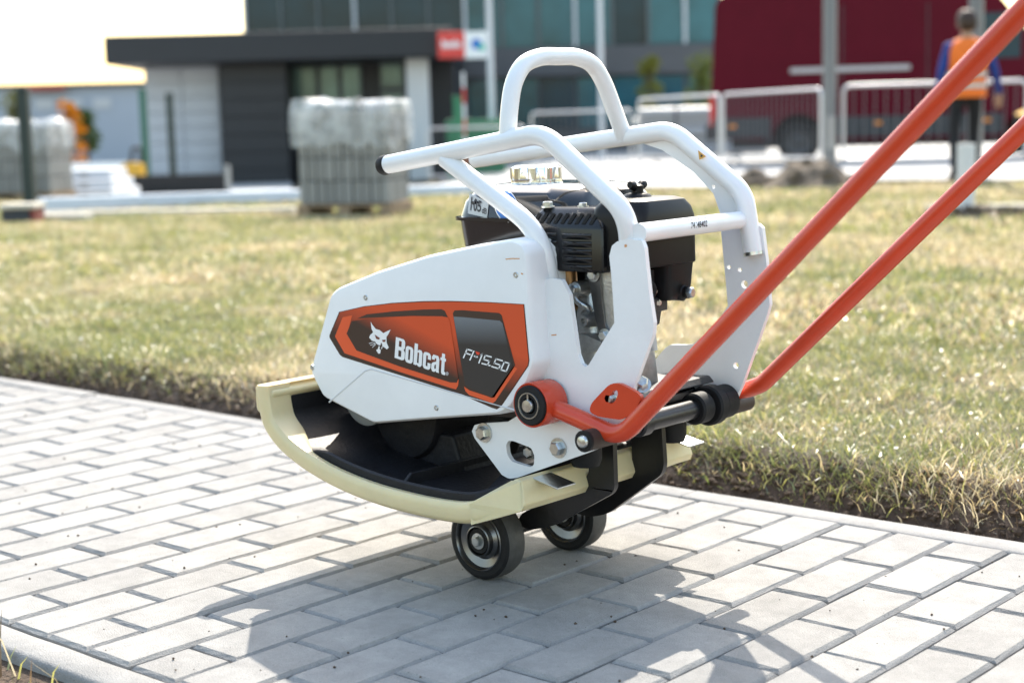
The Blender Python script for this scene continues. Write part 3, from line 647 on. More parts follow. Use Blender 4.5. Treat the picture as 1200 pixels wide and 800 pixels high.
def inset(P, d):
    c = np.mean(P, 0); return [tuple(np.array(p)+(c-np.array(p))/np.linalg.norm(c-np.array(p))*d) for p in P]
sheet('decal', [dz(outer)], YCV-.0003, BORD, bc)
sheet('decal', [dz(inset(outer, 5))], YCV-.0006, grad('decal_frame_print', ORG, DBR, dpx(600, 150), dpx(570, 480), (.25, .85)), bc)
# light orange inner edging
sheet('decal', [dz([(100, 285), (140, 185), (190, 175), (165, 270), (210, 355), (500, 440), (700, 520), (735, 520), (745, 505), (742, 540), (730, 560), (700, 552), (440, 470), (150, 372)]), dz([(772, 545), (800, 565), (915, 603), (1030, 440), (1050, 452), (935, 622), (920, 632), (800, 590), (780, 570)])], YCV-.0009, LOR, bc)
# dark bands on the upper edge of both windows
sheet('decal', [dz([(215, 192), (265, 170), (400, 155), (560, 145), (655, 143), (672, 152), (690, 190), (660, 180), (500, 178), (300, 187)]), dz([(714, 165), (722, 150), (760, 148), (955, 163), (968, 175), (1038, 435), (1030, 450), (930, 602), (915, 604), (800, 562), (775, 540)])], YCV-.0009, mat('decal_dark', (.045, .024, .018), .35, coat=.2), bc)
win = [(188, 205), (300, 188), (500, 180), (655, 180), (690, 186), (700, 215), (742, 500), (735, 525), (700, 524), (440, 442), (212, 358), (160, 270)]
sheet('decal', [dz(win)], YCV-.0012, grad('decal_window_print', ORG, DBR, dpx(520, 205), dpx(480, 395), (.15, .85)), bc)
GREYW = grad('decal_grey_print', (.16, .18, .20), (.030, .029, .030), dpx(840, 190), dpx(850, 330))
sheet('decal', [dz([(718, 182), (760, 184), (958, 203), (972, 215), (1026, 432), (1018, 450), (925, 590), (912, 596), (800, 552), (778, 535)])], YCV-.0012, GREYW, bc)
PW = mat('print_white', (.80, .80, .80), .4); PR = mat('print_red', (.70, .05, .02), .4); PG = mat('print_grey', (.35, .33, .33), .4)
lz = lambda P: Z(P, 425, 370, 10.664)
BOB = [([(0, 0), (95, 0), (118, .05), (126, .14), (126, .40), (108, .51), (122, .6), (122, .86), (112, .96), (95, 1), (0, 1)], [[(44, .13), (80, .13), (80, .42), (44, .42)], [(44, .6), (77, .6), (77, .87), (44, .87)]]),
       ([(132, .1), (146, 0), (165, -.02), (197, -.02), (216, 0), (230, .1), (230, .64), (216, .74), (197, .76), (165, .76), (146, .74), (132, .64)], [[(170, .13), (192, .13), (192, .62), (170, .62)]]),
       ([(241, 0), (276, 0), (282, .05), (300, -.02), (328, -.02), (346, .08), (346, .66), (330, .76), (302, .76), (284, .7), (284, 1), (241, 1)], [[(284, .13), (304, .13), (304, .62), (284, .62)]]),
       ([(357, .1), (372, 0), (390, -.02), (424, -.02), (442, 0), (456, .1), (456, .3), (417, .3), (417, .13), (396, .13), (396, .62), (417, .62), (417, .46), (456, .46), (456, .64), (442, .74), (424, .76), (390, .76), (372, .74), (357, .64)], []),
       ([(466, .1), (480, -.02), (506, -.02), (525, .05), (529, 0), (567, 0), (563, .1), (563, .64), (546, .76), (484, .76), (468, .64), (468, .53), (505, .53), (505, .62), (524, .62), (524, .48), (480, .39), (466, .3)], [[(505, .13), (524, .15), (524, .35), (505, .29)]]),
       ([(592, .62), (576, .62), (576, .75), (592, .75), (592, .95), (631, .95), (631, .75), (646, .75), (646, .62), (631, .62), (631, .14), (646, .14), (646, 0), (606, -.01), (592, .08)], [])]
q4 = [np.array(q, float) for q in lz([(416, 262), (1046, 470), (1030, 742), (398, 522)])]; V = []; Fc = []
for outl, hs in BOB:
    loops = [[at(*((q4[3]*(1-u/646)+q4[2]*u/646)*(1-v)+(q4[0]*(1-u/646)+q4[1]*u/646)*v), YCV-.0016) for u, v in L] for L in [outl]+hs]
    t = tessellate_polygon([[Vector(p) for p in L] for L in loops]); k = len(V); V += [p for L in loops for p in L]; Fc += [tuple(i+k for i in f) for f in t]
mesh('lettering', V, Fc, PW, bc)
sheet('lettering', [lz([(1055+20*math.cos(a), 722+25*math.sin(a)) for a in np.linspace(0, 6.28, 14, endpoint=False)])], YCV-.0016, PG, bc)
head = [(100, 72), (124, 114), (165, 165), (212, 177), (258, 215), (348, 172), (325, 222), (297, 264), (300, 335), (326, 395), (302, 420), (276, 395), (246, 382), (242, 345), (228, 336), (222, 366), (200, 366), (168, 345), (158, 322), (115, 310), (80, 270), (96, 236), (130, 206), (110, 160)]
chin = [(168, 428), (192, 410), (198, 376), (216, 380), (210, 412), (226, 428), (220, 468), (196, 472)]
emblem = [lz(head), lz(chin), lz([(240, 385), (250, 388), (238, 415), (230, 412)])]+[lz(s) for s in strokes([[(82, 345), (125, 332), (158, 345)], [(98, 366), (156, 350)], [(122, 392), (158, 362)]], 7)]
sheet('emblem', emblem, YCV-.0016, PW, bc)
sheet('emblem', [lz([(148, 232), (215, 278), (205, 297), (170, 288)]), lz([(243, 300), (288, 297), (280, 325), (250, 325)])], YCV-.0019, mat('emblem_eyes', (.16, .035, .02), .4), bc)
fz = lambda P: Z(P, 535, 400, 17.143)
fp = [[(212, 155), (140, 325)], [(212, 155), (308, 185)], [(180, 232), (272, 262)], [(347, 195), (270, 370)], [(518, 250), (450, 428)], [(518, 250), (494, 268)],
      [(700, 312), (578, 278), (545, 362), (660, 392), (622, 470), (512, 440)], [(922, 388), (792, 348), (757, 436), (885, 474), (845, 545), (708, 502)], [(960, 412), (1064, 440), (998, 600), (890, 568), (960, 412)], [(650, 478), (672, 484)], [(358, 292), (385, 312), (420, 310)]]
sheet('lettering', [fz(s) for s in strokes(fp, 27)], YCV-.0016, PW, bc)
sheet('lettering', [fz([(378, 195), (470, 222), (452, 270), (405, 262)])], YCV-.0016, PR, bc)
# --- handles
HN, HF = .518, .866
def handle(Y, P, rs, join, near):
    pts = [at(x, y, Y) for x, y in P]; d = pts[-1]-pts[-2]; d /= np.linalg.norm(d); d[1] = 0; end = pts[-1]+d*.16
    tail = [end] if join is None else [pts[-1]+d*.03, np.array([join[0], Y, join[2]])]; rs = rs if join is None else rs+[.2]; end = tail[-1]
    tube_ = tube('handle', fillet(pts[:-1]+tail, rs, 14), .0132, RED, pc, 30); return tube_, end
hn, e1 = handle(HN, [(640, 474), (678, 490), (727, 513), (1190, 22)], [.02, .05], None, True)
hc = at(634, 472, HN)
lathe('pivot_ring', (hc[0], .494, hc[2]), [(.0285, .002), (.0315, 0), (.0325, .002), (.0325, .044), (.0315, .046), (.0285, .044)], RED, hn, n=44)
lathe('pivot_bush', (hc[0], .492, hc[2]), [(.0118, .004), (.0118, -.0005), (.0180, -.001), (.0275, -.001), (.0290, .001), (.0290, .05)], RUBBER, hn, n=44)
lathe('pivot_ring_edge', (hc[0], .492, hc[2]), [(.0168, -.0005), (.0176, -.0028), (.0188, -.0028), (.0194, -.0005)], STEEL, hn, n=40, caps=False)
lathe('pivot_pin', (hc[0], .492, hc[2]), [(.0095, .003), (.0095, -.004), (.0085, -.006), (0, -.0065)], STEEL, hn, n=24)
box('pin_clip', hc[0]-.0014, hc[0]+.0014, .4885, .491, hc[2]+.006, hc[2]+.0165, STEEL, hn)
tabp = [(690, 482), (693, 472), (712, 452), (718, 449), (726, 449), (745, 459), (752, 465), (744, 482), (728, 492), (700, 488)]
th = [(718.5+4.6*math.cos(a)-3*math.sin(a), 465+8*math.sin(a)) for a in np.linspace(0, 2*math.pi, 16, endpoint=False)]
plate('handle_tab', pl(rnd(tabp, 5), HN-.004), [pl(th, HN-.004)], (0, .007, 0), RED, hn, .0015)
c = at(716, 466, HN+.004); hexbolt('tab_bolt', (c[0], HN+.006, c[2]), .0068, .010, STEEL, hn)
hf, e2 = handle(HF, [(850, 459), (876, 456), (893, 450), (1205, 146)], [.02, .05], e1, False)
tube('grip_bar', [e1-np.array([0, .012, 0]), (e1[0], HF+.012, e1[2])], .0132, RED, pc, 24)
# rubber buffers below the handles
for Y0, Y1, q in ((.482, .543, (684, 517)), (.849, .905, (866, 472))):
    c = at(*q, Y0 if Y0 < .6 else .88); sg = 1
    bf = lathe('rubber_buffer', (c[0], Y0, c[2]), [(.0125, 0), (.0150, .002), (.0150, Y1-Y0-.002), (.0125, Y1-Y0)], RUBBR, pc, n=32)
    if Y0 < .6:
        lathe('buffer_washer', (c[0], Y0, c[2]), [(.0152, .004), (.0152, -.0006), (.011, -.001)], RUBBER, bf, n=32)
        lathe('buffer_bolt', (c[0], Y0, c[2]), [(.0092, 0), (.0092, -.003), (.0075, -.0055), (.004, -.0066), (0, -.0068)], STEEL, bf, n=24)
c = at(752, 452, YN+.02); hexbolt('bolt', (c[0], YN+.022, c[2]), .009, .016, STEEL, pc, axis=(.4, -.6, .5))
# --- engine
tk = stack('fuel_tank', .465, .722, [(.462, .105, .100, .03), (.47, .112, .107, .035), (.535, .122, .115, .04), (.556, .124, .117, .04), (.557, .131, .124, .045), (.562, .131, .124, .045), (.563, .124, .117, .042), (.585, .120, .112, .045), (.600, .112, .103, .05), (.609, .096, .086, .05), (.613, .07, .06, .045), (.614, .03, .03, .028)], GLOSS, pc, 8, 28)
fc_c = at(629, 212, .715); fcx, fcz = fc_c[0], .613
lob = lambda a, h: 1+.028*(1 if math.sin(a*9) > .25 else -1)*(1 if .004 < h < .022 else 0)
lathe('fuel_cap', (fcx, .715, fcz), [(.040, -.004), (.0405, .004), (.0405, .0045), (.0405, .0215), (.039, .0225), (.034, .0255), (.012, .0265), (0, .0265)], CHROME, tk, axis=(0, 0, 1), n=108, lob=lob)
lathe('cap_seat', (fcx, .715, fcz), [(.05, -.014), (.047, -.004), (.042, -.001)], GLOSS, tk, axis=(0, 0, 1), n=40)
YT = .604
def tank_sheet(name, polys, m, dy): 
    """print on the sloping tank flank"""
    V = []; Fc = []
    for P in polys:
        L = []
        for x, y in P:
            p = at(x, y, .61)
            for _ in range(3):
                Yt = .722-float(np.interp(p[2], [.535, .556, .563, .585, .600, .609], [.115, .117, .117, .112, .103, .086]))-.0012-dy; p = at(x, y, Yt)
            L.append(p)
        t = tessellate_polygon([[Vector(p) for p in L]]); k = len(V); V += L; Fc += [tuple(i+k for i in q) for q in t]
    return mesh(name, V, Fc, m, tk)
SILV = mat('silver_label', (.45, .47, .48), .4, .2); BLU = mat('blue_print', (.03, .16, .50), .4)
tz = lambda P: Z(P, 530, 180, 6.665)
tank_sheet('noise_label', [rnd(tz([(135, 310), (285, 385), (272, 502), (120, 468)]), 1.5, 2)], SILV, 0)
def tank_pt(p):
    q = at(p[0], p[1], .61)
    for _ in range(3): q = at(p[0], p[1], .722-float(np.interp(q[2], [.535, .556, .563, .585, .600, .609], [.115, .117, .117, .112, .103, .086]))-.0018)
    return q
text_quad('lettering', '105', tz([(148, 335), (230, 372), (222, 460), (140, 445)]), tank_pt, LBL, tk, .02)
text_quad('lettering', 'dB', tz([(234, 415), (270, 432), (266, 475), (230, 465)]), tank_pt, LBL, tk, .01)
ell = lambda r_, n_=28: tz([(420+95*r_*math.cos(a)+0*math.sin(a), 408+127*r_*math.sin(a)+25*r_*math.cos(a)) for a in np.linspace(0, 2*math.pi, n_, endpoint=False)])
for r_, m_, d_ in ((1, PW, 0), (.93, BLU, .0005), (.62, PW, .001), (.54, BLU, .0015), (.44, PW, .002), (.37, BLU, .0025)): tank_sheet('round_sticker', [ell(r_)], m_, d_)
# muffler guard
MX0, MX1, MY = .522, .668, .572
mg = stack('muffler_guard', (MX0+MX1)/2, MY+.05, [(.490, .071, .048, .006), (.493, .073, .050, .006), (.551, .073, .050, .006), (.555, .072, .049, .006), (.577, .058, .035, .012), (.581, .051, .028, .012)], GUARD, pc, 3, 25)
for zr in range(5):
    for x0, x1 in ((MX0+.010, MX0+.062), (MX0+.072, MX0+.126)):
        z = .541-zr*.0112; L = []
        for s in np.linspace(0, 1, 9):
            pass
        V = []; Fc = []; K = 8
        for i, x in enumerate(np.linspace(x0, x1, 9)):
            e = math.sin(math.pi*i/8)**.5 if 0 < i < 8 else .05
            for k in range(K): a = math.pi*k/(K-1); V.append((x, MY-.0002-.0085*e*math.sin(a)*(.55+.45*math.cos(a)), z+.0045*math.cos(a)))
        for i in range(8):
            for k in range(K-1): a = i*K+k; Fc.append((a, a+1, a+K+1, a+K))
        mesh('louvre', V, Fc, GUARD, mg, True, 60)
DKH = mat('vent_dark', (.003, .003, .003), .9)
for i in range(9):
    x = MX0+.014+i*.0132; mesh('vent_slot', [(x, MY+.0022, .5585), (x+.0065, MY+.0022, .5585), (x+.0115, MY+.0112, .5730), (x+.005, MY+.0112, .5730)], [(0, 1, 2, 3)], DKH, mg)
for i in range(4):
    y = MY+.016+i*.014; mesh('vent_slot', [(MX1-.0022, y, .5585), (MX1-.0022, y+.006, .5585), (MX1-.0112, y+.008, .5730), (MX1-.0112, y+.002, .5730)], [(0, 1, 2, 3)], DKH, mg)
hexbolt('guard_bolt', (MX0+.030, MY+.020, .580), .0075, .009, STEEL, mg, axis=(0, 0, 1))
hexbolt('guard_bolt', (MX0+.080, MY+.04, .581), .006, .006, STEEL, mg, axis=(0, 0, 1))
lathe('exhaust_outlet', (MX1+.002, MY+.042, .525), [(.026, -.004), (.027, .004), (.022, .012), (.019, .012), (.018, -.002)], ALU, mg, axis=(1, 0, 0), n=32)
tube('exhaust_pipe', fillet([at(666, 305, .60), at(668, 336, .60), (.577, .60, .44), (.60, .64, .42)], .02), .0115, COPPER, pc, 18)
# block, side cover, carburettor
blk = stack('crankcase', .54, .672, [(.297, .100, .072, .012), (.305, .103, .075, .015), (.36, .103, .075, .03), (.40, .095, .07, .03), (.44, .085, .065, .02), (.465, .08, .06, .02)], ALU, pc, 4)
boxes('cooling_fins', [(.58, .632, .62, .70, z, z+.003) for z in np.arange(.365, .47, .010)], ALU, blk)
vc = plate('side_cover', pl(rnd([(691, 318), (697, 314), (725, 312), (728, 400), (712, 402), (703, 398), (699, 372), (695, 340)], 4), .590), [], (0, .03, 0), ALU, pc, .004)
plate('side_cover_rim', pl(rnd([(688, 316), (695, 311), (703, 316), (705, 350), (709, 380), (716, 394), (712, 402), (704, 399), (697, 372), (692, 340)], 3), .586), [], (0, .012, 0), ALUP, vc, .002)
for q in ((696, 322), (709, 393)): c = at(*q, .585); hexbolt('bolt', c, .0075, .008, STEEL, vc)
c = at(674, 339, .588); hexbolt('block_bolt', c, .0068, .01, STEEL, blk); lathe('block_boss', (c[0], c[1], c[2]), [(.0105, 0), (.0115, .004), (.0115, .03)], ALU, blk, n=24)
c = at(683, 376, .583); lathe('drain_boss', c, [(.003, .006), (.004, 0), (.008, 0), (.0095, .004), (.0115, .03)], ALU, blk, n=24)
tube('pipe', smooth_path([at(664, 318, .60), at(676, 352, .592), at(690, 362, .60), at(672, 372, .62)], 6), .005, ALU, blk, 12)
plate('sump_lip', pl(rnd([(668, 392), (686, 392), (702, 400), (712, 404), (690, 414), (668, 412)], 4), .582), [], (0, .05, 0), ALU, blk, .004)
strip('engine_foot', [(.46, .285, .575, .82), (.46, .30, .575, .82), (.68, .312, .575, .82), (.69, .302, .575, .82)], DKGREY, blk, .003)
ac = stack('air_cleaner', .682, .650, [(.497, .045, .066, .008), (.499, .0475, .0685, .010), (.505, .048, .069, .012), (.566, .0485, .0695, .016), (.580, .046, .067, .020), (.590, .040, .061, .022), (.594, .030, .052, .024)], PLAST, pc, 6, 30)
stack('lid_boss', .672, .650, [(.592, .022, .022, .02), (.598, .018, .018, .017), (.600, .012, .012, .011)], PLAST, ac, 6)
lathe('wing_nut', (.672, .650, .600), [(.009, 0), (.009, .010), (.006, .012), (0, .012)], PLAST, ac, axis=(0, 0, 1), n=16)
for s in (-1, 1): tube('wing', [(.672, .650+s*.004, .605), (.672, .650+s*.012, .611), (.672, .650+s*.018, .612)], [.005, .007, .005], PLAST, ac, 10)
stack('air_cleaner_base', .690, .682, [(.445, .028, .026, .01), (.452, .034, .030, .010), (.497, .036, .034, .008)], PLAST, ac, 4)
lathe('base_knob', (.722, .690, .455), [(.013, -.03), (.013, 0), (.009, .004), (.009, .010), (.005, .013), (0, .013)], PLAST, ac, axis=(1, 0, 0), n=24)
lathe('knob_bolt', (.732, .690, .455), [(.0085, 0), (.0085, .005), (.006, .008), (0, .008)], STEEL, ac, axis=(1, 0, 0), n=6)
cbp = at(762, 345, .655); CX0, CY0 = float(cbp[0])-.01, .655
cb = stack('carburettor', CX0, CY0, [(.405, .012, .012, .006), (.410, .018, .018, .01), (.428, .020, .020, .01), (.430, .026, .024, .006), (.448, .026, .024, .006), (.452, .020, .022, .006), (.49, .022, .026, .006)], DKGREY, pc, 4)
hexbolt('float_bolt', (CX0, CY0, .404), .006, .008, STEEL, cb, axis=(0, 0, -1))
boxes('throttle_lever', [(CX0-.015, CX0+.028, CY0-.030, CY0-.026, .436, .440), (CX0+.012, CX0+.018, CY0-.032, CY0-.022, .452, .468)], STEEL, cb)
for a, b_ in (((CX0+.022, CY0-.02, .428), .004), ((CX0+.024, CY0-.012, .46), .005), ((CX0+.018, CY0-.022, .478), .0045), ((CX0+.024, CY0, .442), .004)): hexbolt('screw', a, b_, .006, STEEL, cb, axis=(.6, -.8, 0), washer=1.2)
tube('fuel_hose', smooth_path([(CX0-.01, CY0-.025, .47), (CX0+.018, CY0-.032, .487), (CX0+.03, CY0-.018, .465), (CX0+.02, CY0-.015, .445)], 6), .0042, RUBBER, cb, 12)
tube('drain_hose', [(CX0+.012, CY0, .405), (CX0+.016, CY0, .372)], .005, mat('clear_hose', (.5, .5, .48), .3), cb, 12)
SCUF = mat('orange_scuff', (.62, .30, .12), .7)
for q in ([(592, 303.2), (600, 302.4), (609, 302.6), (609, 303.6), (600, 303.6), (593, 304.2)], [(610.5, 319.5), (613, 320.5), (612.5, 322), (610.5, 321)]): sheet('scuff_mark', [q], YCV-.0003, SCUF, bc)
for q in ([(731.5, 287), (734, 286), (735, 289), (732, 290)], [(646, 392), (652, 391.5), (652, 393), (646, 393.2)]): sheet('scuff_mark', [q], YN-.0004, SCUF, sp)
sheet('warning_label', [[(818, 176), (827.5, 183.5), (819.5, 187.5)]], YF_-.0225, mat('warning_orange', (.65, .36, .08), .5), ff)
sheet('warning_label', [[(821, 180.5), (824, 183), (821, 184.5)]], YF_-.0229, LBL, ff)

# ------------------------------------------------------------------ surroundings (local frames: x right, y away, z up)
def gz(S, F):
    p = wpt(S, F, 0); return float(lawn_z(np.array(p[0]), np.array(p[1])))
def spot(name, label, cat, px_, F, group=None, rz=0, z=None, py=200):
    S = far(px_, py, F)[0]; e = empty(name, wpt(S, F, gz(S, F) if z is None else z), -YAW+rz); tag(e, label, cat, group); return e
def add(e, name, VF, m, smooth=False, sharp=40, bw=0):
    o = mesh(name, VF[0], VF[1], m, None, smooth, sharp); o.parent = e
    if bw: bev(o, bw)
    return o
def abox(e, name, x0, x1, y0, y1, z0, z1, m, bw=0): return add(e, name, boxv(x0, x1, y0, y1, z0, z1), m, bw=bw)
def merged(L):
    V = []; Fc = []
    for v, f in L: k = len(V); V += list(v); Fc += [tuple(i+k for i in q) for q in f]
    return V, Fc
def copy_tree(o, parent=None):
    c = o.copy(); COL.objects.link(c); c.parent = parent
    for ch in [k for k in bpy.data.objects if k.parent == o]: copy_tree(ch, c)
    return c
DARKW = mat('anthracite_cladding', (.012, .014, .019), .55, var=.12, scale=2); LGREY = mat('light_grey_cladding', (.42, .45, .50), .5, var=.04, scale=2)
TEAL = mat('tinted_glass', (.022, .10, .13), .12, .1, var=.5, scale=.35, spec=.35); TEALD = mat('dark_tinted_glass', (.005, .028, .045), .12, .05, var=.5, scale=.4, spec=.3)
SLAB = mat('grey_spandrel', (.07, .072, .08), .6, var=.15, scale=1); MULL = mat('mullion', (.10, .12, .13), .5, .3); PALE = mat('pale_panel', (.55, .57, .60), .5)
GALV = mat('galvanised_steel', (.30, .31, .32), .42, .7, var=.12, scale=20); ROADM = mat('pale_concrete_road', (.42, .41, .39), .9, var=.12, scale=.6, bump=.2, bscale=30)
WOOD = mat('weathered_wood', (.30, .21, .13), .8, var=.25, scale=12, bump=.3, bscale=40); CREAMW = mat('pale_timber', (.58, .53, .44), .75, var=.1, scale=9)
BLOCK = mat('stacked_block_concrete', (.27, .265, .25), .9, var=.12, scale=12, rand=.12)
def film_mat(name):
    m = mat(name, (.75, .78, .80), .25, var=.08, scale=6, bump=.8, bscale=14); n = m.node_tree; t = n.nodes.new('ShaderNodeTexNoise'); t.inputs['Scale'].default_value = 5; t.inputs['Detail'].default_value = 4; r = n.nodes.new('ShaderNodeMapRange'); r.inputs['From Min'].default_value = .35; r.inputs['From Max'].default_value = .65; r.inputs['To Min'].default_value = .06; r.inputs['To Max'].default_value = .6
    c = n.nodes.new('ShaderNodeTexCoord'); n.links.new(c.outputs['Object'], t.inputs['Vector']); n.links.new(t.outputs['Fac'], r.inputs[0]); n.links.new(r.outputs[0], n.nodes['Principled BSDF'].inputs['Alpha']); return m
FILM = film_mat('stretch_film')
# pale road beyond the lawn
NF, NS = 24, 30; Fs = np.concatenate([np.linspace(16.6, 24, 14), np.linspace(26, 60, 10)]); Ss = np.linspace(-1.2, 26, NS); V = []; Fc = []
for i, F_ in enumerate(Fs):
    for j, S_ in enumerate(Ss):
        p = wpt(S_, F_+(.25*math.sin(S_*2.1) if i == 0 else 0), 0); V.append((p[0], p[1], float(lawn_z(np.array(p[0]), np.array(p[1])))+.03))
for i in range(NF-1):
    for j in range(NS-1): Fc.append((i*NS+j, i*NS+j+1, (i+1)*NS+j+1, (i+1)*NS+j))
struct(mesh('road', V, Fc, ROADM, None, True, 180))
Fs = np.linspace(21, 60, 20); Ss = np.linspace(-26, -4.2, 30); V = []; Fc = []
for i, F_ in enumerate(Fs):
    for j, S_ in enumerate(Ss):
        p = wpt(S_*F_/30, F_, 0); V.append((p[0], p[1], float(lawn_z(np.array(p[0]), np.array(p[1])))+.03))
for i in range(19):
    for j in range(29): Fc.append((i*30+j, i*30+j+1, (i+1)*30+j+1, (i+1)*30+j))
struct(mesh('yard', V, Fc, ROADM, None, True, 180))
# --- office building: low dark wing and glass block behind
FB = 34.0; zb = -.45
def sx(px_, F, py=120): return far(px_, py, F)[0]
def zz(px_, py, F): return far(px_, py, F)[1]
eb = empty('office_building', wpt(0, 0, 0), -YAW); tag(eb, 'dark grey office building with wide flat canopy and glass upper floors', 'building')
x0, x1 = sx(125, FB), sx(532, FB); ztop, zbot = zz(330, 37, FB), zz(330, 71, FB)
abox(eb, 'canopy', x0, x1, FB, FB+9, zbot, ztop, DARKW, .03)
wl = abox(eb, 'wall', sx(258, FB+.8), sx(337, FB+.8), FB+.8, FB+8, zb, zbot-.003, DARKW)
for k in range(7):
    h = (zbot-zb-.05)/7; abox(wl, 'cladding_panel', sx(258, FB+.8)+.02, sx(337, FB+.8)-.02, FB+.76, FB+.797, zb+.03+k*h, zb+.015+(k+1)*h, DARKW, .008)
wl2 = abox(eb, 'wall', sx(171, FB+1.6), sx(257.5, FB+1.6), FB+1.6, FB+8.1, zb, zbot-.004, LGREY)
for k in range(8):
    h = (zbot-zb-.05)/8
    for c_ in range(2):
        xa = sx(171, FB+1.6); xb = sx(257.5, FB+1.6); wdt = (xb-xa)/2; abox(wl2, 'cladding_panel', xa+c_*wdt+.015, xa+(c_+1)*wdt-.015, FB+1.56, FB+1.597, zb+.03+k*h, zb+.01+(k+1)*h, LGREY, .01)
abox(eb, 'wall', sx(337.2, FB+2), sx(532, FB+2), FB+2.2, FB+8.2, zb, zbot-.005, DARKW)
for a, b_, t_, q_ in ((339, 372, 76, 130), (374, 398, 76, 130), (400, 424, 76, 130), (446, 474, 74, 105), (446, 474, 108, 150)):
    g = abox(eb, 'window', sx(a, FB+2), sx(b_, FB+2), FB+2.1, FB+2.197, zz(400, q_, FB+2), zz(400, t_, FB+2), MULL)
    abox(g, 'pane', sx(a, FB+2)+.05, sx(b_, FB+2)-.05, FB+2.07, FB+2.098, zz(400, q_, FB+2)+.05, zz(400, t_, FB+2)-.05, mat('entrance_glass', (.10, .18, .18), .15, .2, var=.5, scale=.8))
abox(eb, 'column', sx(475, FB), sx(501, FB), FB+.6, FB+1.1, zb, zbot-.003, PALE, .02)
FG = 42.0; zt = 9.0; gl_x0 = sx(287, FG, 20); gl_x1 = sx(845, FG, 20); zs1, zs0 = zz(680, 55, FG), zz(680, 89, FG)
abox(eb, 'upper_block', gl_x0, gl_x1, FG, FG+12, zs0-3.2, zt, SLAB)
abox(eb, 'spandrel', gl_x0-.1, gl_x1+.1, FG-.25, FG-.003, zs0, zs1, SLAB, .02)
nP = 13; dxp = (gl_x1-gl_x0)/nP
for k in range(nP):
    for r_, (za, zc) in enumerate(((zs1+.02, zs1+1.55), (zs1+1.6, zs1+3.1), (zs1+3.15, zs1+4.6), (zz(680, 150, FG), zs0-.05))):
        m_ = TEALD if (k < 5 and r_ < 3) or (k*7+r_*3) % 5 == 0 else TEAL
        abox(eb, 'pane', gl_x0+k*dxp+.05, gl_x0+(k+1)*dxp-.05, FG-.06, FG-.004, za, zc, m_)
    abox(eb, 'mullion', gl_x0+k*dxp-.04, gl_x0+k*dxp+.04, FG-.14, FG-.065, zs1+.005, zt, MULL if k % 3 else PALE)
# signs on the canopy
sgp = empty('sign_board', wpt(sx(531, FB-.3), FB-.3, zz(531, 53, FB-.3)), -YAW); tag(sgp, 'red sign board with white lettering beside the canopy', 'sign')
h_ = 15*FB/1800; w_ = 15.5*FB/1800
SRED = mat('sign_red', (.62, .05, .04), .5); SWH = mat('sign_white', (.75, .78, .80), .5)
abox(sgp, 'panel', -w_, w_, -.04, .04, -h_, h_, SRED, .01)
for k, (xa, xb, zt_) in enumerate(((-.7, -.5, .36), (-.44, -.2, .2), (-.14, .1, .2), (.16, .34, .36), (.42, .66, .2))): abox(sgp, 'letter_block', xa*w_, xb*w_, -.047, -.0405, -.22*h_, zt_*h_, SWH)
sgw = empty('sign_board', wpt(sx(562, FB-.3), FB-.3, zz(562, 53, FB-.3)), -YAW); tag(sgw, 'white sign board with blue and green round mark', 'sign')
abox(sgw, 'panel', -w_*.99, w_, -.04, .04, -h_, h_, SWH, .01)
ci = lambda r_, cx_, cz_: ([(cx_+r_*math.cos(a), -.046, cz_+r_*math.sin(a)) for a in np.linspace(0, 2*math.pi, 20, endpoint=False)], [tuple(range(20))])
add(sgw, 'mark', ci(h_*.42, -.03, .02), mat('sign_blue', (.03, .15, .5), .5)); V, Fc = ci(h_*.27, .08, -.05); add(sgw, 'mark', ([(x, -.05, z) for x, y, z in V], Fc), mat('sign_green', (.05, .45, .35), .5))
# poles
POLEM = mat('pole_grey', (.17, .18, .19), .45, .5); RAIL = mat('bright_rail', (.55, .55, .56), .4, .5); BARM = mat('dull_bar', (.13, .13, .14), .5, .5)
def pole(name, label, px_, F, w0, w1, h, m, y_px=200, foot=True):
    e = spot(name, label, 'pole', px_, F)
    add(e, 'shaft', tubev([(0, 0, 0), (0, 0, h*.3), (0, 0, h)], [w0, w0*.9+w1*.1, w1], 16), m, True)
    if foot: abox(e, 'foot_plate', -w0*1.6, w0*1.6, -w0*1.6, w0*1.6, -.02, .03, m, .005)
    return e
lp = pole('lamp_post', 'grey steel lamp post between the two crowd barriers', 972, 19.0, .085, .065, 6, POLEM)
abox(lp, 'access_door', -.05, .05, -.108, -.095, .35, .75, GALV, .005)
pole('lamp_post', 'grey pole rising behind the person in the orange vest', 1141, 17.4, .085, .05, 6, POLEM)
pole('flag_pole', 'thin pale pole in front of the glass facade beside the white sign', 578, 33, .07, .045, 8, PALE)
pole('flag_pole', 'thin pale pole in front of the glass facade behind the lifting hoop', 706, 33, .06, .045, 8, PALE)
rw = spot('marker_pole', 'red and white striped pole below the sign boards', 'pole', 546, 30)
for k in range(7): add(rw, 'band', tubev([(0, 0, k*.3), (0, 0, k*.3+.3)], .024, 12), SRED if k % 2 else SWH, True)
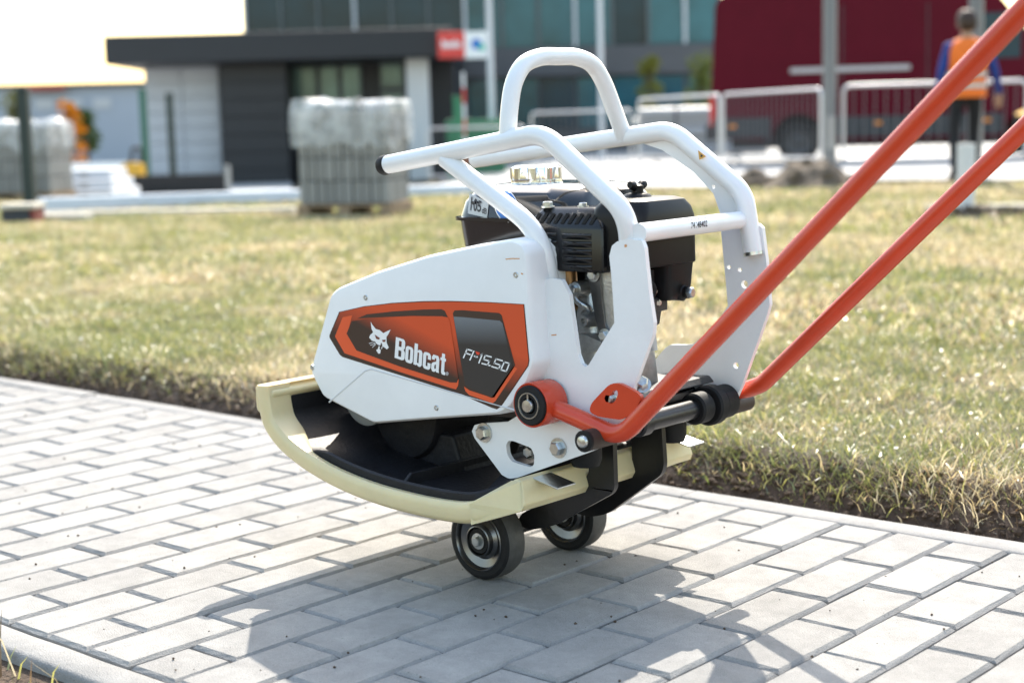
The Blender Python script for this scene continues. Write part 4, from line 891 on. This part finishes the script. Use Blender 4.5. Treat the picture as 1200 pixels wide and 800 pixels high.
# --- far warehouse
wh = empty('warehouse', wpt(0, 0, 0), -YAW); tag(wh, 'long pale grey warehouse far behind the yard', 'building'); FW = 75
WHM = mat('warehouse_wall', (.40, .45, .53), .6, var=.05, scale=.3)
abox(wh, 'wall', sx(-120, FW), sx(172, FW), FW, FW+15, -.6, zz(80, 102, FW), WHM); abox(wh, 'roof_edge', sx(-122, FW), sx(173, FW), FW-.3, FW+15.2, zz(80, 102, FW)+.003, zz(80, 98.5, FW), SLAB)
abox(wh, 'fascia', sx(34, FW), sx(80, FW), FW-.5, FW-.305, zz(80, 106, FW), zz(80, 99, FW), mat('red_fascia', (.35, .06, .05), .6))
for k in range(6): abox(wh, 'window', sx(-60+k*34, FW), sx(-40+k*34, FW), FW-.06, FW-.003, zz(80, 128, FW), zz(80, 116, FW), PALE)
# --- trees
def leaf_mat(name, c, c2):
    m = bpy.data.materials.new(name); m.use_nodes = True; n = m.node_tree; n.nodes.clear(); oi = n.nodes.new('ShaderNodeNewGeometry'); r = n.nodes.new('ShaderNodeValToRGB'); r.color_ramp.elements[0].color = (*c, 1); r.color_ramp.elements[1].color = (*c2, 1)
    n.links.new(oi.outputs['Random Per Island'], r.inputs[0]); d = n.nodes.new('ShaderNodeBsdfDiffuse'); t = n.nodes.new('ShaderNodeBsdfTranslucent'); mx = n.nodes.new('ShaderNodeMixShader'); mx.inputs[0].default_value = .4; o = n.nodes.new('ShaderNodeOutputMaterial')
    for s in (d, t): n.links.new(r.outputs[0], s.inputs[0])
    n.links.new(d.outputs[0], mx.inputs[1]); n.links.new(t.outputs[0], mx.inputs[2]); n.links.new(mx.outputs[0], o.inputs[0]); return m
BARK = mat('bark', (.07, .05, .035), .9, var=.3, scale=20)
def tree(name, label, px_, F, h, r, m, trunk, seed, n=1600):
    e = spot(name, label, 'tree', px_, F); R_ = random.Random(seed); L = [tubev([(0, 0, -.1), (.03, 0, h*.4), (0, .02, h*.9)], [r*.09, r*.06, r*.02], 8)]
    cl_ = []
    for k in range(22):
        a = R_.random()*6.28; zc = trunk+(h-trunk)*R_.uniform(.15, .95); rr = r*(.75 if zc < h*.7 else .45)*R_.uniform(.3, .9); c = (rr*math.cos(a), rr*math.sin(a), zc); cl_.append((c, r*R_.uniform(.28, .5)))
        L.append(tubev([(0, 0, max(trunk*.8, zc-.25*h)), (c[0]*.5, c[1]*.5, zc-.1*h), c], [r*.035, r*.025, r*.01], 6))
    add(e, 'trunk', merged(L), BARK, True); V = []; Fc = []; s = r*.09
    for _ in range(n):
        (cx_, cy_, cz_), cr = R_.choice(cl_); d = Vector((R_.gauss(0, 1), R_.gauss(0, 1), R_.gauss(0, 1))).normalized()*cr*R_.random()**.4
        u = Vector((R_.gauss(0, 1), R_.gauss(0, 1), R_.gauss(0, 1))).normalized()*s; v = u.orthogonal().normalized()*s*.6; c = Vector((cx_, cy_, cz_))+d; k = len(V)
        V += [c-u, c+v, c+u, c-v]; Fc.append((k, k+1, k+2, k+3))
    add(e, 'crown', (V, Fc), m); return e
tree('autumn_tree', 'small tree with orange and yellow autumn leaves in the yard', 84, 40, 2.15, .46, leaf_mat('orange_leaves', (.42, .10, .01), (.60, .30, .03)), .3, 1)
tree('young_tree', 'small dark green tree next to the orange autumn tree', 104, 46, 2.0, .5, leaf_mat('dark_leaves', (.03, .06, .02), (.09, .13, .04)), .7, 2)
tree('young_tree', 'yellowish green small tree in front of the glass facade', 762, 36, 2.25, .42, leaf_mat('lime_leaves', (.13, .15, .03), (.30, .28, .06)), .8, 3)
tree('shrub', 'greenish bush at the corner of the red van', 822, 34, 2.2, .45, leaf_mat('bush_leaves', (.08, .11, .03), (.18, .2, .06)), .6, 4)
tree('young_tree', 'bare thin tree beside the wrapped pallet in the yard', 22, 34, 2.1, .5, leaf_mat('olive_leaves', (.08, .09, .03), (.16, .16, .06)), 1.2, 5, 500)
# --- red panel van
VRED = mat('maroon_van_paint', (.085, .004, .013), .42, var=.08, scale=3, coat=.03, spec=.06); CLAD = mat('van_cladding', (.03, .032, .036), .6, var=.2, scale=5)
vS = far(834, 190, 25.0)[0]; ev = empty('panel_van', wpt(vS, 25.0, gz(vS, 25)+.035), -YAW-.20); tag(ev, 'dark red high roof panel van parked behind the crowd barriers', 'van')
def arch(cx_, r_): return [(cx_+r_*math.cos(a), 0, .36+r_*math.sin(a)) for a in np.linspace(0, math.pi, 14)]
bodyp = [(0, 0, .42), (0, 0, 1.15), (.07, 0, 2.5), (.12, 0, 2.62), (.25, 0, 2.68), (4.0, 0, 2.70), (4.35, 0, 2.60), (5.05, 0, 1.72), (5.75, 0, 1.32), (5.92, 0, 1.05), (5.95, 0, .42), (5.4, 0, .36)]+arch(4.95, .42)+[(4.5, 0, .34), (1.85, 0, .34)]+arch(1.38, .42)+[(.9, 0, .36)]
bo = plate('body', bodyp, [], (0, 1.95, 0), VRED); bo.modifiers.clear(); bev(bo, .06, 3, 30); bo.parent = ev
def vbox(name, *a, m=CLAD, bw=.01, p=ev): return abox(p, name, *a, m, bw)
vbox('arch_trim', 1.80, 1.90, -.02, .1, .36, .74); vbox('arch_trim', .86, .95, -.02, .1, .36, .74); vbox('arch_liner', .97, 1.79, .26, 1.7, .36, .86, m=mat('arch_black', (.006, .006, .006), .9), bw=0); vbox('lower_cladding', 1.83, 4.50, -.025, .05, .40, .72); vbox('lower_cladding', .02, .93, -.025, .05, .42, .74); vbox('bumper', -.10, .06, .0, 1.95, .40, .66)
vbox('side_strip', 1.25, 3.1, -.022, .03, 1.42, 1.50, m=mat('grey_strip', (.45, .43, .42), .5)); vbox('door_seam', 2.05, 2.07, -.004, .02, .8, 2.45, m=CLAD, bw=0); vbox('door_seam', 3.35, 3.37, -.004, .02, .8, 2.45, m=CLAD, bw=0)  # pale grey strip along the van side, then thin dark door seams
vbox('swage_line', .1, 4.3, -.018, .03, 1.02, 1.07, m=VRED); vbox('tail_lamp', -.03, .07, -.02, .10, .62, 1.12, m=mat('tail_lamp_red', (.65, .02, .02), .25)); vbox('tail_lamp', -.03, .09, 1.86, 1.97, .62, 1.12, m=mat('tail_lamp_red2', (.65, .02, .02), .25))
for x in (.28, 2.55, 4.2): vbox('side_marker', x, x+.12, -.04, .0, .58, .64, m=mat('amber_marker', (.7, .22, .02), .3))
vbox('cab_window', 4.15, 4.75, -.012, .03, 1.55, 2.25, m=TEALD); vbox('rear_door_handle', -.02, .02, .9, 1.05, 1.1, 1.16)
abox(ev, 'roof_trim', .2, 4.0, .03, .09, 2.66, 2.70, GALV, .01)
def vwheel(e, cx_, y_, r, wd, tilt=0):
    o = lathe('wheel', (cx_, y_, r), [(r*.62, 0), (r*.93, 0), (r, wd*.15), (r, wd*.85), (r*.93, wd), (r*.62, wd)], RUBBER, None, n=32, caps=False); o.parent = e
    d = lathe('rim', (cx_, y_, r), [(r*.62, .004), (r*.56, .02), (r*.3, .035), (r*.2, .01), (0, .01)], DKGREY, None, n=24, caps=False); d.parent = o
    d2 = lathe('rim', (cx_, y_, r), [(r*.62, wd-.004), (r*.56, wd-.02), (0, wd-.03)], ALU, None, n=24, caps=False); d2.parent = o
for cx_ in (1.38, 4.95): vwheel(ev, cx_, .03, .34, .21); vwheel(ev, cx_, 1.71, .34, .21)
abox(ev, 'underbody', .3, 5.5, .25, 1.7, .25, .45, CLAD)
# --- bundle of pale pipes behind the van
PIPE = mat('pale_pipe', (.40, .42, .43), .35, var=.06, scale=4)
ec = spot('pipe_bundle', 'bundle of pale pipes stacked beyond the barriers at the van tail', 'pipes', 748, 31)
for r_ in range(5):
    for c_ in range(4): add(ec, 'pipe', tubev([(.0+.03*((r_*3+c_) % 4), .1+c_*.22+.11*(r_ % 2), .17+r_*.19), (2.6, .1+c_*.22+.11*(r_ % 2), .17+r_*.19)], .1, 14), PIPE, True)
for x in (.4, 2.0): abox(ec, 'timber_bearer', x, x+.1, -.05, 1.1, 0, .066, WOOD)
for x in (.75, 1.6): abox(ec, 'strap', x, x+.04, -.012, -.003, .07, 1.05, CLAD)
# --- crowd barriers
def barrier(label, pa, Fa, pb, Fb, group):
    A = np.array([far(pa, 190, Fa)[0], Fa]); B = np.array([far(pb, 190, Fb)[0], Fb]); L = float(np.linalg.norm(B-A)); ang = math.atan2(B[1]-A[1], B[0]-A[0])
    e = empty('crowd_barrier', wpt(A[0], A[1], gz(A[0], A[1])+.03), -YAW+ang); tag(e, label, 'barrier', group); zt_, z0_ = 1.08, .18
    add(e, 'frame', tubev(fillet([(.04, 0, z0_), (.04, 0, zt_), (L-.04, 0, zt_), (L-.04, 0, z0_), (.05, 0, z0_)], .1, 6), .022, 12), RAIL, True)
    nb = max(6, int(L/.125))
    for k in range(1, nb): x = .04+(L-.08)*k/nb; add(e, 'bar', tubev([(x, 0, z0_), (x, 0, zt_)], .006, 8), BARM, True)
    for x in (.35, L-.35): add(e, 'foot', tubev(fillet([(x, -.28, .0), (x, 0, z0_), (x, .28, .0)], .05, 4), .016, 8), GALV, True)
    return e
barrier('galvanised crowd barrier standing along the rear half of the red van', 846, 22.6, 964, 20.2, 'crowd barriers along the road')
barrier('galvanised crowd barrier reaching from the small lime tree to the van tail', 748, 25.0, 845, 22.65, 'crowd barriers along the road')
barrier('galvanised crowd barrier behind the person in the orange vest', 984, 19.0, 1206, 18.6, 'crowd barriers along the road')
barrier('far crowd barrier below the white sign by the glass facade', 500, 29.5, 618, 29.0, 'crowd barriers along the road')
barrier('far crowd barrier below the lifting hoop in front of the glass facade', 622, 29.0, 742, 27.5, 'crowd barriers along the road')
# green site container, white box
gc = spot('site_container', 'green ribbed site container behind the far barriers', 'container', 524, 31.5); wg = (592-524)*31.5/1800
GRN = mat('green_paint', (.02, .17, .08), .5, var=.1, scale=3)
abox(gc, 'body', 0, wg, 0, 1.5, .05, 1.28, GRN, .02)
for k in range(9): abox(gc, 'rib', .06+k*wg/9, .14+k*wg/9, -.03, -.002, .1, 1.24, GRN, .008)
ed = spot('distribution_box', 'green electrical cabinet standing upright by the striped pole', 'cabinet', 538, 30.8); abox(ed, 'body', -.08, .08, 0, .2, 0, 1.65, GRN, .01); abox(ed, 'door', -.06, .06, -.012, -.002, .15, 1.55, GRN, .005); abox(ed, 'cap', -.1, .1, -.03, .22, 1.653, 1.69, GRN, .005)
# --- pallets of blocks
def pallet(label, px_, F, wd, dp, rz, nx, ny, nz, hz, seed, grp):
    e = spot('block_pallet', label, 'pallet', px_, F, grp, rz); R_ = random.Random(seed); x0 = -wd/2
    for k in range(3): abox(e, 'skid', x0+k*(wd-.1)/2, x0+k*(wd-.1)/2+.1, 0, dp, .0, .085, WOOD, .004)
    for k in range(6): abox(e, 'deck_board', x0, x0+wd, k*(dp-.1)/5, k*(dp-.1)/5+.1, .088, .11, WOOD, .003)
    bw_, bd_ = (wd-.04)/nx, (dp-.04)/ny; me = mesh('block', *boxv(.004, bw_-.004, .004, bd_-.004, .003, hz-.003), BLOCK); bev(me, .006, 1); first = me
    for k in range(nz):
        for i in range(nx):
            for j in range(ny):
                if 0 < i < nx-1 and 0 < j < ny-1 and k < nz-1: continue
                o = first if first else me.copy()
                if first: first = None
                else: COL.objects.link(o)
                o.parent = e; o.location = (x0+.02+i*bw_+R_.uniform(-.003, .003), .02+j*bd_+R_.uniform(-.006, .003), .113+k*hz)
    # crumpled stretch film over the top courses
    zt_ = .113+nz*hz; V = []; Fc = []; N = 48
    for lv, (dz_, gr) in enumerate(((-hz*1.0, .012), (-hz*.7, .022), (-hz*.35, .018), (.0, .02), (.03, .0), (.04, -.12), (.03, -.3))):
        for q in range(N):
            a = 2*math.pi*q/N; c, s = math.cos(a), math.sin(a); m_ = max(abs(c), abs(s)); gx_, gy_ = c/m_*(wd/2+gr), s/m_*(dp/2+gr); jz = R_.uniform(-.03, .03) if lv in (0, 4, 5) else R_.uniform(-.012, .012); j2 = R_.uniform(0, .02)
            V.append((gx_*(1+j2*.4), dp/2+gy_*(1+j2*.4), zt_+dz_+jz+(.07*noise2(np.array(q*.4), np.array(lv*1.3), seed) if lv > 3 else (-.14*float(noise2(np.array(q*.35), np.array(.5), seed+3)) if lv == 0 else 0))))
    for lv in range(6):
        for q in range(N): a, b_ = lv*N+q, lv*N+(q+1) % N; Fc.append((a, b_, b_+N, a+N))
    Fc.append(tuple(range(6*N, 7*N))); add(e, 'stretch_film', (V, Fc), FILM, True, 50)
    return e
pallet('pallet of upright grey concrete blocks under torn white film on the lawn', 401, 12.4, .80, .62, -.22, 10, 4, 4, .185, 3, None)
pallet('film wrapped pallet of grey blocks beside the black post', 20, 19.0, .85, .8, -.1, 10, 4, 4, .20, 5, None)
# --- beams and planks on the lawn
def beam(name, label, pa, ya, Fa, pb, Fb, wd, ht, m, cat):
    A = np.array([far(pa, ya, Fa)[0], Fa]); B = np.array([far(pb, ya, Fb)[0], Fb]); L = float(np.linalg.norm(B-A)); ang = math.atan2(B[1]-A[1], B[0]-A[0])
    e = empty(name, wpt(A[0], A[1], gz(A[0], A[1])), -YAW+ang); tag(e, label, cat); dz_ = gz(B[0], B[1])-gz(A[0], A[1]); V, Fc = boxv(0, L, -wd/2, wd/2, .015, .015+ht); V = [(x, y, z+dz_*x/L) for x, y, z in V]
    return e, L, V, Fc, dz_
WB = mat('white_coated_metal', (.62, .68, .76), .4, var=.05, scale=5)
e, L, V, Fc, dz_ = beam('steel_beam', 'long white steel box beam lying across the lawn behind the pallet', 47, 240, 14.6, 560, 16.6, .16, .12, WB, 'beam')
o = add(e, 'box_section', (V, Fc), WB, bw=.012); add(e, 'end_plate', boxv(-.012, -.002, -.085, .085, .012, .14), WB); add(e, 'end_plate', boxv(L+.002, L+.012, -.085, .085, .012+dz_, .14+dz_), WB)
for k in range(3): abox(e, 'support_block', .4+k*1.7, .5+k*1.7, -.15, .15, -.05+dz_*(.4+k*1.7)/L, .014+dz_*(.4+k*1.7)/L, WOOD)
for i, (pa, ya, Fa, pb, Fb, lab) in enumerate(((40, 258, 13.5, 347, 13.2, 'long pale plank lying on the grass in front of the white beam'), (20, 266, 12.8, 106, 12.7, 'short pale plank lying by the small crate'))):
    e, L, V, Fc, dz_ = beam('timber_plank', lab, pa, ya, Fa, pb, Fb, .16, .05, CREAMW, 'plank'); o = add(e, 'board', (V, Fc), CREAMW, bw=.006); k_ = add(e, 'end_grain', boxv(-.003, -.001, -.07, .07, .02, .06), WOOD)
cr = spot('tool_crate', 'small dark crate with pale lid and red end on the lawn', 'crate', 18, 12.3)
abox(cr, 'body', -.14, .09, 0, .25, .0, .12, mat('dark_crate', (.035, .04, .05), .6), .01); abox(cr, 'end_panel', .093, .135, 0, .25, .0, .12, mat('crate_red', (.20, .04, .03), .6), .006); abox(cr, 'lid', -.15, .145, -.02, .27, .123, .165, CREAMW, .008)
# --- yard items on the left
for i, lab in enumerate(('lowest broad pale concrete slab of the stepped slab pile', 'middle pale concrete slab of the stepped slab pile', 'top pale concrete slab of the stepped slab pile')):
    e = spot('concrete_slab', lab, 'slab', 98, 20.0+.35*i); z0_ = i*.135; abox(e, 'slab_body', -.36, .36, 0, 1.5-.3*i, z0_, z0_+.125, PALE, .012); abox(e, 'lifting_loop', -.05, .05, -.02, -.004, z0_+.04, z0_+.08, GALV)
pl_ = spot('planter_wall', 'low black planter trough in front of the light grey wall', 'planter', 193, 24.0); wp = 141*24/1800
PBL = mat('black_planter', (.014, .013, .014), .7, var=.2, scale=4)
for k in range(4): abox(pl_, 'side_board', -wp/2+.0, wp/2, -.03+.0*k, .0, .0+k*.085, .08+k*.085, PBL, .004)
abox(pl_, 'trough', -wp/2+.01, wp/2-.01, .003, .4, 0, .3, PBL); abox(pl_, 'end_post', wp/2+.003, wp/2+.07, -.05, .05, 0, .46, GALV)
for px_, F, h, lab in ((33, 17.0, 1.25, 'black fence post in front of the wrapped pallet'), (172, 29.0, 1.95, 'green fence post at the corner of the light grey wall'), (203, 29.0, 1.85, 'dark green fence post in front of the light grey wall')):
    e = spot('fence_post', lab, 'post', px_, F); m_ = mat('post_paint', (.015, .03, .028), .5) if px_ != 172 else mat('post_green', (.02, .10, .07), .5)
    abox(e, 'shaft', -.06, .06, -.06, .06, 0, h, m_, .008); abox(e, 'cap', -.068, .068, -.068, .068, h+.002, h+.03, m_, .006)
bt = spot('barrier_board', 'white barrier board on short legs in the yard', 'barrier', 110, 30.0); abox(bt, 'board', -.6, .62, -.02, .02, .45, .64, SWH, .01)
for x in (-.5, .5): abox(bt, 'leg', x-.03, x+.03, .022, .07, 0, .6, GALV, .005)
ym = spot('trench_roller', 'small yellow and black compaction roller standing in the yard', 'roller', 150, 28.0); YEL = mat('machine_yellow', (.55, .30, .02), .45)
o = plate('hood', [(-.28, 0, .26), (-.26, 0, .42), (-.05, 0, .60), (.22, 0, .58), (.24, 0, .26)], [], (0, .4, 0), YEL); o.modifiers.clear(); bev(o, .03, 2, 30); o.parent = ym
abox(ym, 'chassis', -.24, .22, .03, .37, .14, .257, CLAD, .01); add(ym, 'handle_bar', tubev(fillet([(.02, .2, .59), (.06, .2, .85), (.2, .2, .86), (.2, .2, .58)], .05), .035, 10), CLAD, True)
for cx_ in (-.16, .15):
    o = lathe('drum', (cx_, 0, .13), [(.05, 0), (.12, .0), (.13, .01), (.13, .39), (.12, .4), (.05, .4)], DKGREY, None, n=28); o.parent = ym
# --- soil heap, post stub and spoil patch
HEAP = mat('dry_soil', (.09, .065, .045), .95, var=.35, scale=9, bump=.8, bscale=30, col2=(.18, .14, .10))
def heap(label, px_, F, rx, ry, h, seed, n=34):
    e = spot('soil_heap', label, 'soil heap', px_, F); V = []; Fc = []
    for i in range(n):
        for j in range(n):
            u, v = i/(n-1)*2-1, j/(n-1)*2-1; r_ = math.hypot(u, v); b_ = max(0, 1-r_**1.6); nz = float(fbm(np.array(u*2.4+seed), np.array(v*2.4), seed)); V.append((u*rx, v*ry, -.03+h*b_*(.35+1.2*nz)+(.02*random.random() if b_ > 0 else 0)))
    for i in range(n-1):
        for j in range(n-1): Fc.append((i*n+j, (i+1)*n+j, (i+1)*n+j+1, i*n+j+1))
    add(e, 'earth', (V, Fc), HEAP, True, 180)
    L = []
    R_ = random.Random(seed)
    for k in range(26):
        x, y = R_.uniform(-.8, .8)*rx, R_.uniform(-.8, .2)*ry; s = R_.uniform(.015, .05); b_ = max(0, 1-math.hypot(x/rx, y/ry)**1.6); z = h*b_*.75; v, f = boxv(x-s, x+s, y-s, y+s, z-s, z+s*.8); L.append(([(a+R_.uniform(-.4, .4)*s, b2+R_.uniform(-.4, .4)*s, c+R_.uniform(-.4, .4)*s) for a, b2, c in v], f))
    o = add(e, 'clods', merged(L), HEAP); o['kind'] = 'stuff'; return e
heap('mound of dry brown earth at the lawn edge by the lamp post', 948, 16.2, .52, .6, .34, 3); heap('small grassy earth mound in front of the van wheel', 888, 16.6, .36, .4, .2, 8)
heap('flat spoil patch of earth around the white post stub', 1150, 10.6, .45, .35, .07, 11)
st = spot('post_stub', 'white plastic post stub in the spoil patch', 'post', 1132, 10.75); SW2 = mat('white_pvc', (.66, .67, .67), .4); add(st, 'pipe', tubev([(0, 0, -.05), (0, 0, .5)], .062, 20), SW2, True); add(st, 'collar', tubev([(0, 0, -.02), (0, 0, .03)], .085, 20), SW2, True)
e, L, V, Fc, dz_ = beam('timber_plank', 'pale board lying behind the white post stub', 1085, 255, 11.3, 1230, 11.3, .12, .03, CREAMW, 'plank'); add(e, 'board', (V, Fc), CREAMW, bw=.004); add(e, 'end_grain', boxv(-.003, -.001, -.05, .05, .02, .04), WOOD)
# --- person seen from behind
SKIN = mat('skin', (.45, .27, .18), .55); NAVY = mat('blue_sleeve', (.012, .04, .22), .8, var=.2, scale=12); TROU = mat('dark_trousers', (.012, .012, .015), .85, var=.3, scale=14); VEST = mat('orange_vest', (.95, .19, .015), .7, var=.08, scale=8, bump=.3, bscale=12); REFL = mat('reflective_tape', (.62, .60, .55), .4); HAIR = mat('brown_hair', (.045, .022, .012), .6, var=.3, scale=40); SHOE = mat('dark_shoe', (.02, .018, .016), .6)
pe = spot('person', 'person in orange hi-vis vest and dark trousers walking away beside the barrier', 'person', 1131, 16.3)
def skin(name, pts, edges, parent, subs=2):
    me = bpy.data.meshes.new(name); me.from_pydata([p[:3] for p in pts], edges, []); o = bpy.data.objects.new(name, me); COL.objects.link(o)
    md = o.modifiers.new('s', 'SKIN'); sv = me.skin_vertices[0].data
    for i, p in enumerate(pts): sv[i].radius = (p[3], p[4] if len(p) > 4 else p[3])
    sv[0].use_root = True; sd = o.modifiers.new('u', 'SUBSURF'); sd.levels = sd.render_levels = subs
    dg = bpy.context.evaluated_depsgraph_get(); dg.update(); m2 = bpy.data.meshes.new_from_object(o.evaluated_get(dg)); bpy.data.objects.remove(o); o = bpy.data.objects.new(name, m2); COL.objects.link(o); o.parent = parent; m2.polygons.foreach_set('use_smooth', [True]*len(m2.polygons)); return o
P = [(0, 0, .96, .155, .11), (0, 0, 1.12, .145, .10), (0, .01, 1.30, .17, .115), (0, .0, 1.43, .15, .10), (0, .0, 1.51, .055), (0, .02, 1.57, .06), (0, .025, 1.65, .078, .092), (0, .02, 1.73, .07, .08),
     (-.10, 0, .90, .085), (-.115, .03, .52, .062), (-.12, -.04, .12, .045), (-.13, .08, .05, .04), (.10, 0, .90, .085), (.11, .10, .52, .062), (.115, .10, .12, .045), (.12, .23, .05, .04),
     (-.19, 0, 1.42, .068), (-.27, -.02, 1.15, .05), (-.285, .05, .92, .036), (-.29, .07, .87, .03), (.19, 0, 1.42, .068), (.29, -.03, 1.16, .05), (.355, .04, .94, .036), (.37, .06, .89, .03)]
E_ = [(0, 1), (1, 2), (2, 3), (3, 4), (4, 5), (5, 6), (6, 7), (0, 8), (8, 9), (9, 10), (10, 11), (0, 12), (12, 13), (13, 14), (14, 15), (3, 16), (16, 17), (17, 18), (18, 19), (3, 20), (20, 21), (21, 22), (22, 23)]
for sgn, h0 in ((-1, 19), (1, 23)):
    bx_, by_, bz_ = P[h0][:3]
    for k, (dx_, ln_) in enumerate(((-.020, .085), (-.007, .095), (.007, .09), (.020, .075))):
        i = len(P); P.append((bx_+dx_, by_+.01, bz_-.03, .0095)); P.append((bx_+dx_*1.2, by_+.02, bz_-.03-ln_*.5, .0085)); P.append((bx_+dx_*1.1, by_+.045, bz_-.03-ln_*.85, .0075)); E_ += [(h0, i), (i, i+1), (i+1, i+2)]
    i = len(P); P.append((bx_-sgn*.035, by_+.035, bz_-.02, .011)); P.append((bx_-sgn*.04, by_+.055, bz_-.055, .009)); E_ += [(h0, i), (i, i+1)]
bd = skin('body', P, E_, pe)
for m_ in (NAVY, TROU, SKIN, SHOE): bd.data.materials.append(m_)
for p in bd.data.polygons:
    c = p.center; p.material_index = 3 if c.z < .10 else 2 if (c.z > 1.50 or (c.z < .93 and abs(c.x) > .24)) else 1 if (c.z < .99 and abs(c.x) < .24) else 0
for s in (-1, 1): o = lathe('ear', (s*.085, .02, 1.655), [(.028, -.008), (.034, 0), (.02, .01)], SKIN, None, axis=(s, -.3, 0), n=14); o.parent = bd
def shell(name, secs, m, n=28, jit=.0):
    V = []; Fc = []; R_ = random.Random(1)
    for z, a, b_, oy in secs:
        for k in range(n):
            t_ = 2*math.pi*k/n; c, s = math.cos(t_), math.sin(t_); V.append((a*np.sign(c)*abs(c)**.75*(1+R_.uniform(-jit, jit)), oy+b_*np.sign(s)*abs(s)**.75, z))
    for i in range(len(secs)-1):
        for k in range(n): a, b2 = i*n+k, i*n+(k+1) % n; Fc.append((a, b2, b2+n, a+n))
    o = mesh(name, V, Fc, m, None, True, 70); o.parent = pe; return o
ve = shell('vest', [(.90, .205, .145, 0), (.98, .20, .142, 0), (1.12, .195, .138, .0), (1.28, .208, .148, .005), (1.38, .212, .145, .005), (1.45, .19, .125, 0), (1.50, .12, .085, 0), (1.515, .075, .065, 0)], VEST, jit=.012)
for z in (1.02, 1.14): o = shell('reflective_band', [(z-.025, .2085, .149, 0), (z+.025, .2085, .149, 0)], REFL); o.parent = ve
hr = shell('hair', [(1.585, .066, .06, -.012), (1.62, .092, .082, -.012), (1.68, .101, .105, .008), (1.74, .098, .104, .015), (1.785, .075, .08, .02), (1.805, .035, .04, .02), (1.808, .005, .005, .02)], HAIR, jit=.03)
hr.parent = bd
